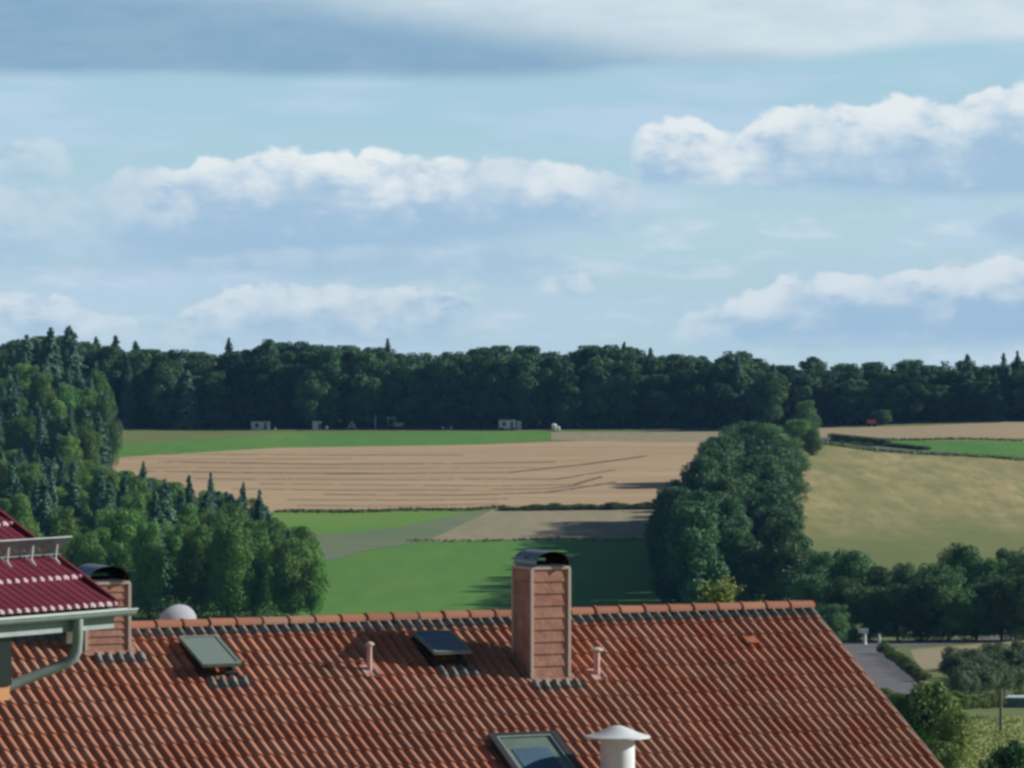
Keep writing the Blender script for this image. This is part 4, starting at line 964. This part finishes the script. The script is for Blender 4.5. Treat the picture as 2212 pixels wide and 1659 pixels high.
so = MB(); so.box(rq(-Lm / 2, 0.0, -0.22) - H2 * 0.33, A2 * (Lm / 2 - .03), H2 * 0.28, Z * 0.012); so.build('soffit', m_wood, nb)
dp = MB(); path = [(168, 1335), (168, 1375), (166, 1405), (158, 1422), (140, 1434), (110, 1446), (60, 1466), (0, 1490), (-40, 1507)]
dy = [51.45, 51.45, 51.45, 51.44, 51.42, 51.38, 51.3, 51.2, 51.1]
dp.tube([pt(x, y, d) for (x, y), d in zip(path, dy)], 0.052, 12); dp.build('downpipe', m_zinc, nb, smooth=True)
dp = MB(); c_ = pt(152, 1352, 51.9); dp.box(c_ - Z * .04, A2 * 0.05, H2 * 0.01, Z * 0.13); dp.build('soffit_bracket', m_white, nb)
# jettied upper wall with dark window
wc = pt(21, 1385, 50.9); wb = pt(21, 1512, 50.9)
hgt = wc.z - wb.z + 0.35
mb = MB(); cc = Vector((wb.x, wb.y, wb.z)); mb.box(cc - A2 * 1.5 - H2 * 1.5 + Z * hgt / 2, A2 * 1.5, H2 * 1.5, Z * hgt / 2)
mb.box(cc - A2 * 2.2 - H2 * 1.5 - Z * 2.2, A2 * 1.5, H2 * 1.4, Z * 2.2); mb.build('wall', m_render, nb)
mb = MB(); wz = pt(21, 1480, 50.9).z; mb.box(Vector((cc.x, cc.y, (wz + wc.z + .2) / 2)) - A2 * 0.7 + H2 * 0.012, A2 * 0.7, H2 * 0.014, Z * ((wc.z + .2 - wz) / 2)); mb.build('window', m_glass_dark, nb)
# snow guard of wire mesh
ga, gb = ab2(126, 1199, 0.03)
sg = empty('snow_guard', rq(ga, gb)[:]); sg.parent = nb; sg.matrix_parent_inverse = world_of(nb).inverted()
ht = 0.27
mb = MB(); mb.tube([rq(ga - 3, gb + .05, ht), rq(ga + 0.02, gb + .05, ht)], 0.008, 6); mb.tube([rq(ga - 3, gb, .045), rq(ga, gb, .045)], 0.010, 6); mb.build('rail', m_zinc, sg)
mb = MB()
x = ga - 3
while x < ga + .005:
    mb.tube([rq(x, gb, .045), rq(x, gb + .05, ht)], 0.0075, 4, False); x += 0.027
for i in range(1, 5): mb.tube([rq(ga - 3, gb + .01 * i, .045 + (ht - .045) * i / 5), rq(ga, gb + .01 * i, .045 + (ht - .045) * i / 5)], 0.003, 4, False)
mb.build('wire_mesh', m_zinc, sg)
x = ga - 0.14
while x > ga - 3:
    mb = MB(); mb.tube([rq(x, gb + .16, .03), rq(x, gb + .09, .05), rq(x, gb + .04, .18)], 0.009, 5); mb.tube([rq(x, gb - .1, .04), rq(x, gb + .16, .035)], 0.008, 5); mb.build('bracket', m_white, sg); x -= 0.36

# ------------------------------------------------------------------ things at the edge of the far wood
def at_ground(xd, Y): X = wx(xd, Y); return Vector((X, Y, float(terr(X, Y))))
m_hut = mat('grey_sheet', (0.56, 0.62, 0.68), 0.7, 0.3, col2=(0.46, 0.54, 0.60), scale=0.8)
m_hutroof = mat('felt_roof', (0.30, 0.32, 0.36), 0.8, 0.2)
m_rubber = mat('rubber', (0.03, 0.03, 0.03), 0.8, 0.2)
m_red = mat('red_paint', (0.45, 0.12, 0.08), 0.5, 0.4, col2=(0.3, 0.09, 0.07), scale=2)
m_cream = mat('cream_paint', (0.30, 0.32, 0.31), 0.5, 0.4)
m_film = mat('white_film', (0.80, 0.82, 0.78), 0.4, 0.5, col2=(0.68, 0.72, 0.68), scale=1.5)
m_teal = mat('teal_paint', (0.10, 0.20, 0.22), 0.6, 0.4)
def wagon(xd, Y, w, h, label, cat='wagon', wheels=True, nm='site_wagon'):
    p = at_ground(xd, Y); e = empty(nm, p[:], 0, label=label, cat=cat); x, y, z = p; lift = 0.45 if wheels else 0.0
    t = MB(); t.bx(x - w / 2, x + w / 2, y - 1.1, y + 1.1, z + lift, z + h - 0.12); t.build('body', m_hut, e)
    t = MB(); t.bx(x - w / 2 - .12, x + w / 2 + .12, y - 1.25, y + 1.25, z + h - 0.12, z + h); t.build('roof', m_hutroof, e)
    t = MB(); t.bx(x + w * .18, x + w * .18 + .75, y - 1.125, y - 1.095, z + lift + .1, z + h - .35); t.build('door', m_wood, e)
    if w > 3:
        t = MB(); t.bx(x - w * .3, x - w * .3 + .9, y - 1.125, y - 1.1, z + lift + .7, z + h - .5); t.build('window', m_glass_dark, e)
    if wheels:
        for sx2 in (-.33, .33):
            t = MB(); c_ = Vector((x + w * sx2, y - 1.0, z + .42)); t.tube([c_ - Vector((0, .1, 0)), c_ + Vector((0, .1, 0))], 0.42, 16); t.build('wheel', m_rubber, e)
wagon(563, 1345, 4.7, 2.2, 'grey blue box wagon at the left of the green strip before the wood', wheels=False, nm='storage_hut', cat='hut')
wagon(684, 1345, 2.0, 2.1, 'small narrow grey hut right of the long grey hut', 'hut', False, 'small_hut')
wagon(1096, 1343, 4.3, 2.6, 'lilac grey site wagon near the white bale before the wood')
p = at_ground(1122, 1344); e = empty('upright_cabin', p[:], label='narrow grey cabin close on the right of the site wagon', cat='cabin')
t = MB(); t.bx(p.x - .45, p.x + .45, p.y - .5, p.y + .5, p.z, p.z + 2.1); t.build('body', m_hut, e); t = MB(); t.bx(p.x - .5, p.x + .5, p.y - .55, p.y + .55, p.z + 2.1, p.z + 2.2); t.build('roof', m_hutroof, e); t = MB(); t.bx(p.x - .3, p.x + .3, p.y - .53, p.y - .5, p.z + .1, p.z + 1.9); t.build('door', m_wood, e)
def bale(xd, Y, r, label, m, slump=0.0):
    p = at_ground(xd, Y); t = MB(); n = 18; pr = [(0.02, 0.0), (r * .75, 0.0), (r * .96, r * .12), (r, r * .35), (r, w_b := r * 1.0), (r * .93, r * 1.25), (r * .7, r * 1.38), (0.02, r * 1.42)]
    vs = []
    for rr, hh in pr:
        for s_ in range(n):
            q = 2 * math.pi * s_ / n; vs.append((p.x + (hh - r * .7) * 1.0, p.y + rr * math.cos(q), p.z + r * .95 + rr * math.sin(q) * (1 - .0)))
    t.add(vs, [(i * n + k_, i * n + (k_ + 1) % n, (i + 1) * n + (k_ + 1) % n, (i + 1) * n + k_) for i in range(len(pr) - 1) for k_ in range(n)])
    return t.build('wrapped_bale', m, smooth=True, label=label, cat='bale')
bale(1197, 1340, 0.95, 'white wrapped bale at the right end of the green strip', m_film)
bale(1206, 1337, 0.65, 'smaller white wrapped bale leaning against the larger one', m_film)
for xd, r, lb in ((706, .55, 'small dull pale bale just right of the small narrow hut'), (957, .42, 'left one of two tiny pale bales before the wood'), (975, .45, 'right one of two tiny pale bales before the wood'), (594, .35, 'tiny pale bale at the right corner of the long grey hut')):
    bale(xd, 1345, r, lb, m_hut)
# old tractor
p = at_ground(852, 1346); e = empty('tractor', p[:], label='old pale tractor with an open cab and a bonnet pointing right', cat='tractor'); x, y, z = p
t = MB(); t.bx(x - 1.0, x + 2.2, y - .35, y + .35, z + .8, z + 1.55); t.bx(x - .3, x + 2.4, y - .4, y + .4, z + 1.5, z + 1.85); t.build('bonnet', m_cream, e, smooth=False)
t = MB()
for sx2 in (-1.7, .1):
    for sy2 in (-.6, .6): t.tube([(x + sx2, y + sy2, z + 1.0), (x + sx2 * .95, y + sy2, z + 2.9)], 0.09, 6)
t.build('cab_frame', m_cream, e)
t = MB(); t.bx(x - 1.95, x + .35, y - .75, y + .75, z + 2.9, z + 3.15); t.build('cab_roof', m_cream, e)
for sx2, rr in ((-1.0, .85), (1.8, .5)):
    for sy2 in (-.75, .75):
        t = MB(); c_ = Vector((x + sx2, y + sy2, z + rr)); t.tube([c_ - Vector((0, .18, 0)), c_ + Vector((0, .18, 0))], rr, 18); t.build('wheel', m_rubber, e)
t = MB(); t.bx(x - 1.3, x - .6, y - .3, y + .3, z + 1.3, z + 1.5); t.bx(x - 1.4, x - 1.25, y - .3, y + .3, z + 1.5, z + 2.0); t.build('seat', m_rubber, e)
# frame / rack left of the tractor, thin pole
p = at_ground(760, 1346); t = MB(); x, y, z = p
for s_ in (-1, 1): t.tube([(x + s_ * 1.2, y, z), (x, y, z + 2.1)], 0.13, 6); t.tube([(x + s_ * 1.2, y + 1.5, z), (x, y + 1.5, z + 2.1)], 0.13, 6)
t.tube([(x, y, z + 2.1), (x, y + 1.5, z + 2.1)], .09, 6); t.tube([(x - .75, y, z + .85), (x + .75, y, z + .85)], .2, 6)
t.build('hay_rack', m_hut, label='dull grey hay rack shaped like a tent between hut and tractor', cat='rack')
p = at_ground(811, 1346); t = MB(); t.tube([p, p + Z * 3.6], [0.11, 0.09], 8); t.build('field_pole', m_hut, label='thin grey pole just left of the old tractor', cat='pole')
# red cart below small tree
p = at_ground(1884, 1338); x, y, z = p; e = empty('farm_cart', p[:], label='dull red farm cart under the small pale tree', cat='cart')
t = MB(); t.bx(x - 1.3, x + 1.0, y - .8, y + .8, z + .75, z + 1.7); t.build('body', m_red, e)
t = MB(); t.bx(x + 1.0, x + 2.2, y - .06, y + .06, z + .7, z + .85); t.build('drawbar', m_red, e)
for sx2 in (-.7, .6):
    t = MB(); c_ = Vector((x + sx2, y - .8, z + .45)); t.tube([c_ - Vector((0, .1, 0)), c_ + Vector((0, .1, 0))], 0.45, 14); t.build('wheel', m_rubber, e)
p = at_ground(1789, 1240); t = MB(); t.tube([p, p + Z * 3.4], .07, 6); t.box(p + Z * 3.2, (.35, 0, 0), (0, .03, 0), (0, 0, .22)); t.build('road_sign', m_hut, label='small grey signpost at the pale field road junction', cat='sign')

# ------------------------------------------------------------------ things by the valley road
p = hit(1868, 1393); x, y, z = p
e = empty('well_pump', p[:], label='pale blue white standpipe with a wide head beside the valley road', cat='standpipe')
t = MB(); t.lathe(p, [(0.34, -.1), (0.34, .12), (.22, .25), (.20, 1.35), (.24, 1.5), (0.01, 1.55)], 16); t.build('column', m_film, e, smooth=True)
t = MB(); t.bx(x - .85, x + .45, y - .25, y + .25, z + 1.55, z + 2.1); t.build('head', m_film, e)
p = hit(1899, 1391); t = MB(); t.lathe(p, [(0.2, 0), (.2, 1.1), (.1, 1.3), (0.01, 1.35)], 12); t.build('marker_post', m_hut, smooth=True, label='short dull marker post right of the pale standpipe', cat='post')
# wooden pole
b = hit(2162, 1588); yt = pt(2162, 1486, b.y).z; t = MB(); t.tube([b - Z * .3, Vector((b.x, b.y, (b.z + yt) / 2)), Vector((b.x, b.y, yt))], [.14, .125, .11], 10)
t.build('wooden_pole', m_wood, smooth=True, label='weathered wooden pole standing in the golden grass below the orchard', cat='pole')
# shed at right edge
p = hit(2205, 1529); x, y, z = p; e = empty('garden_shed', p[:], label='low teal shed with a pale flat roof at the right edge below the orchard', cat='shed')
t = MB(); t.bx(x - 1.5, x + 1.9, y, y + 2.2, z, z + 0.85); t.build('wall', m_teal, e)
t = MB(); t.bx(x - 1.75, x + 2.1, y - .2, y + 2.4, z + 0.85, z + 0.95); t.build('roof', m_hut, e)
t = MB(); t.bx(x - .9, x - .3, y - .03, y + .0, z + .05, z + .75); t.build('door', m_wood, e)
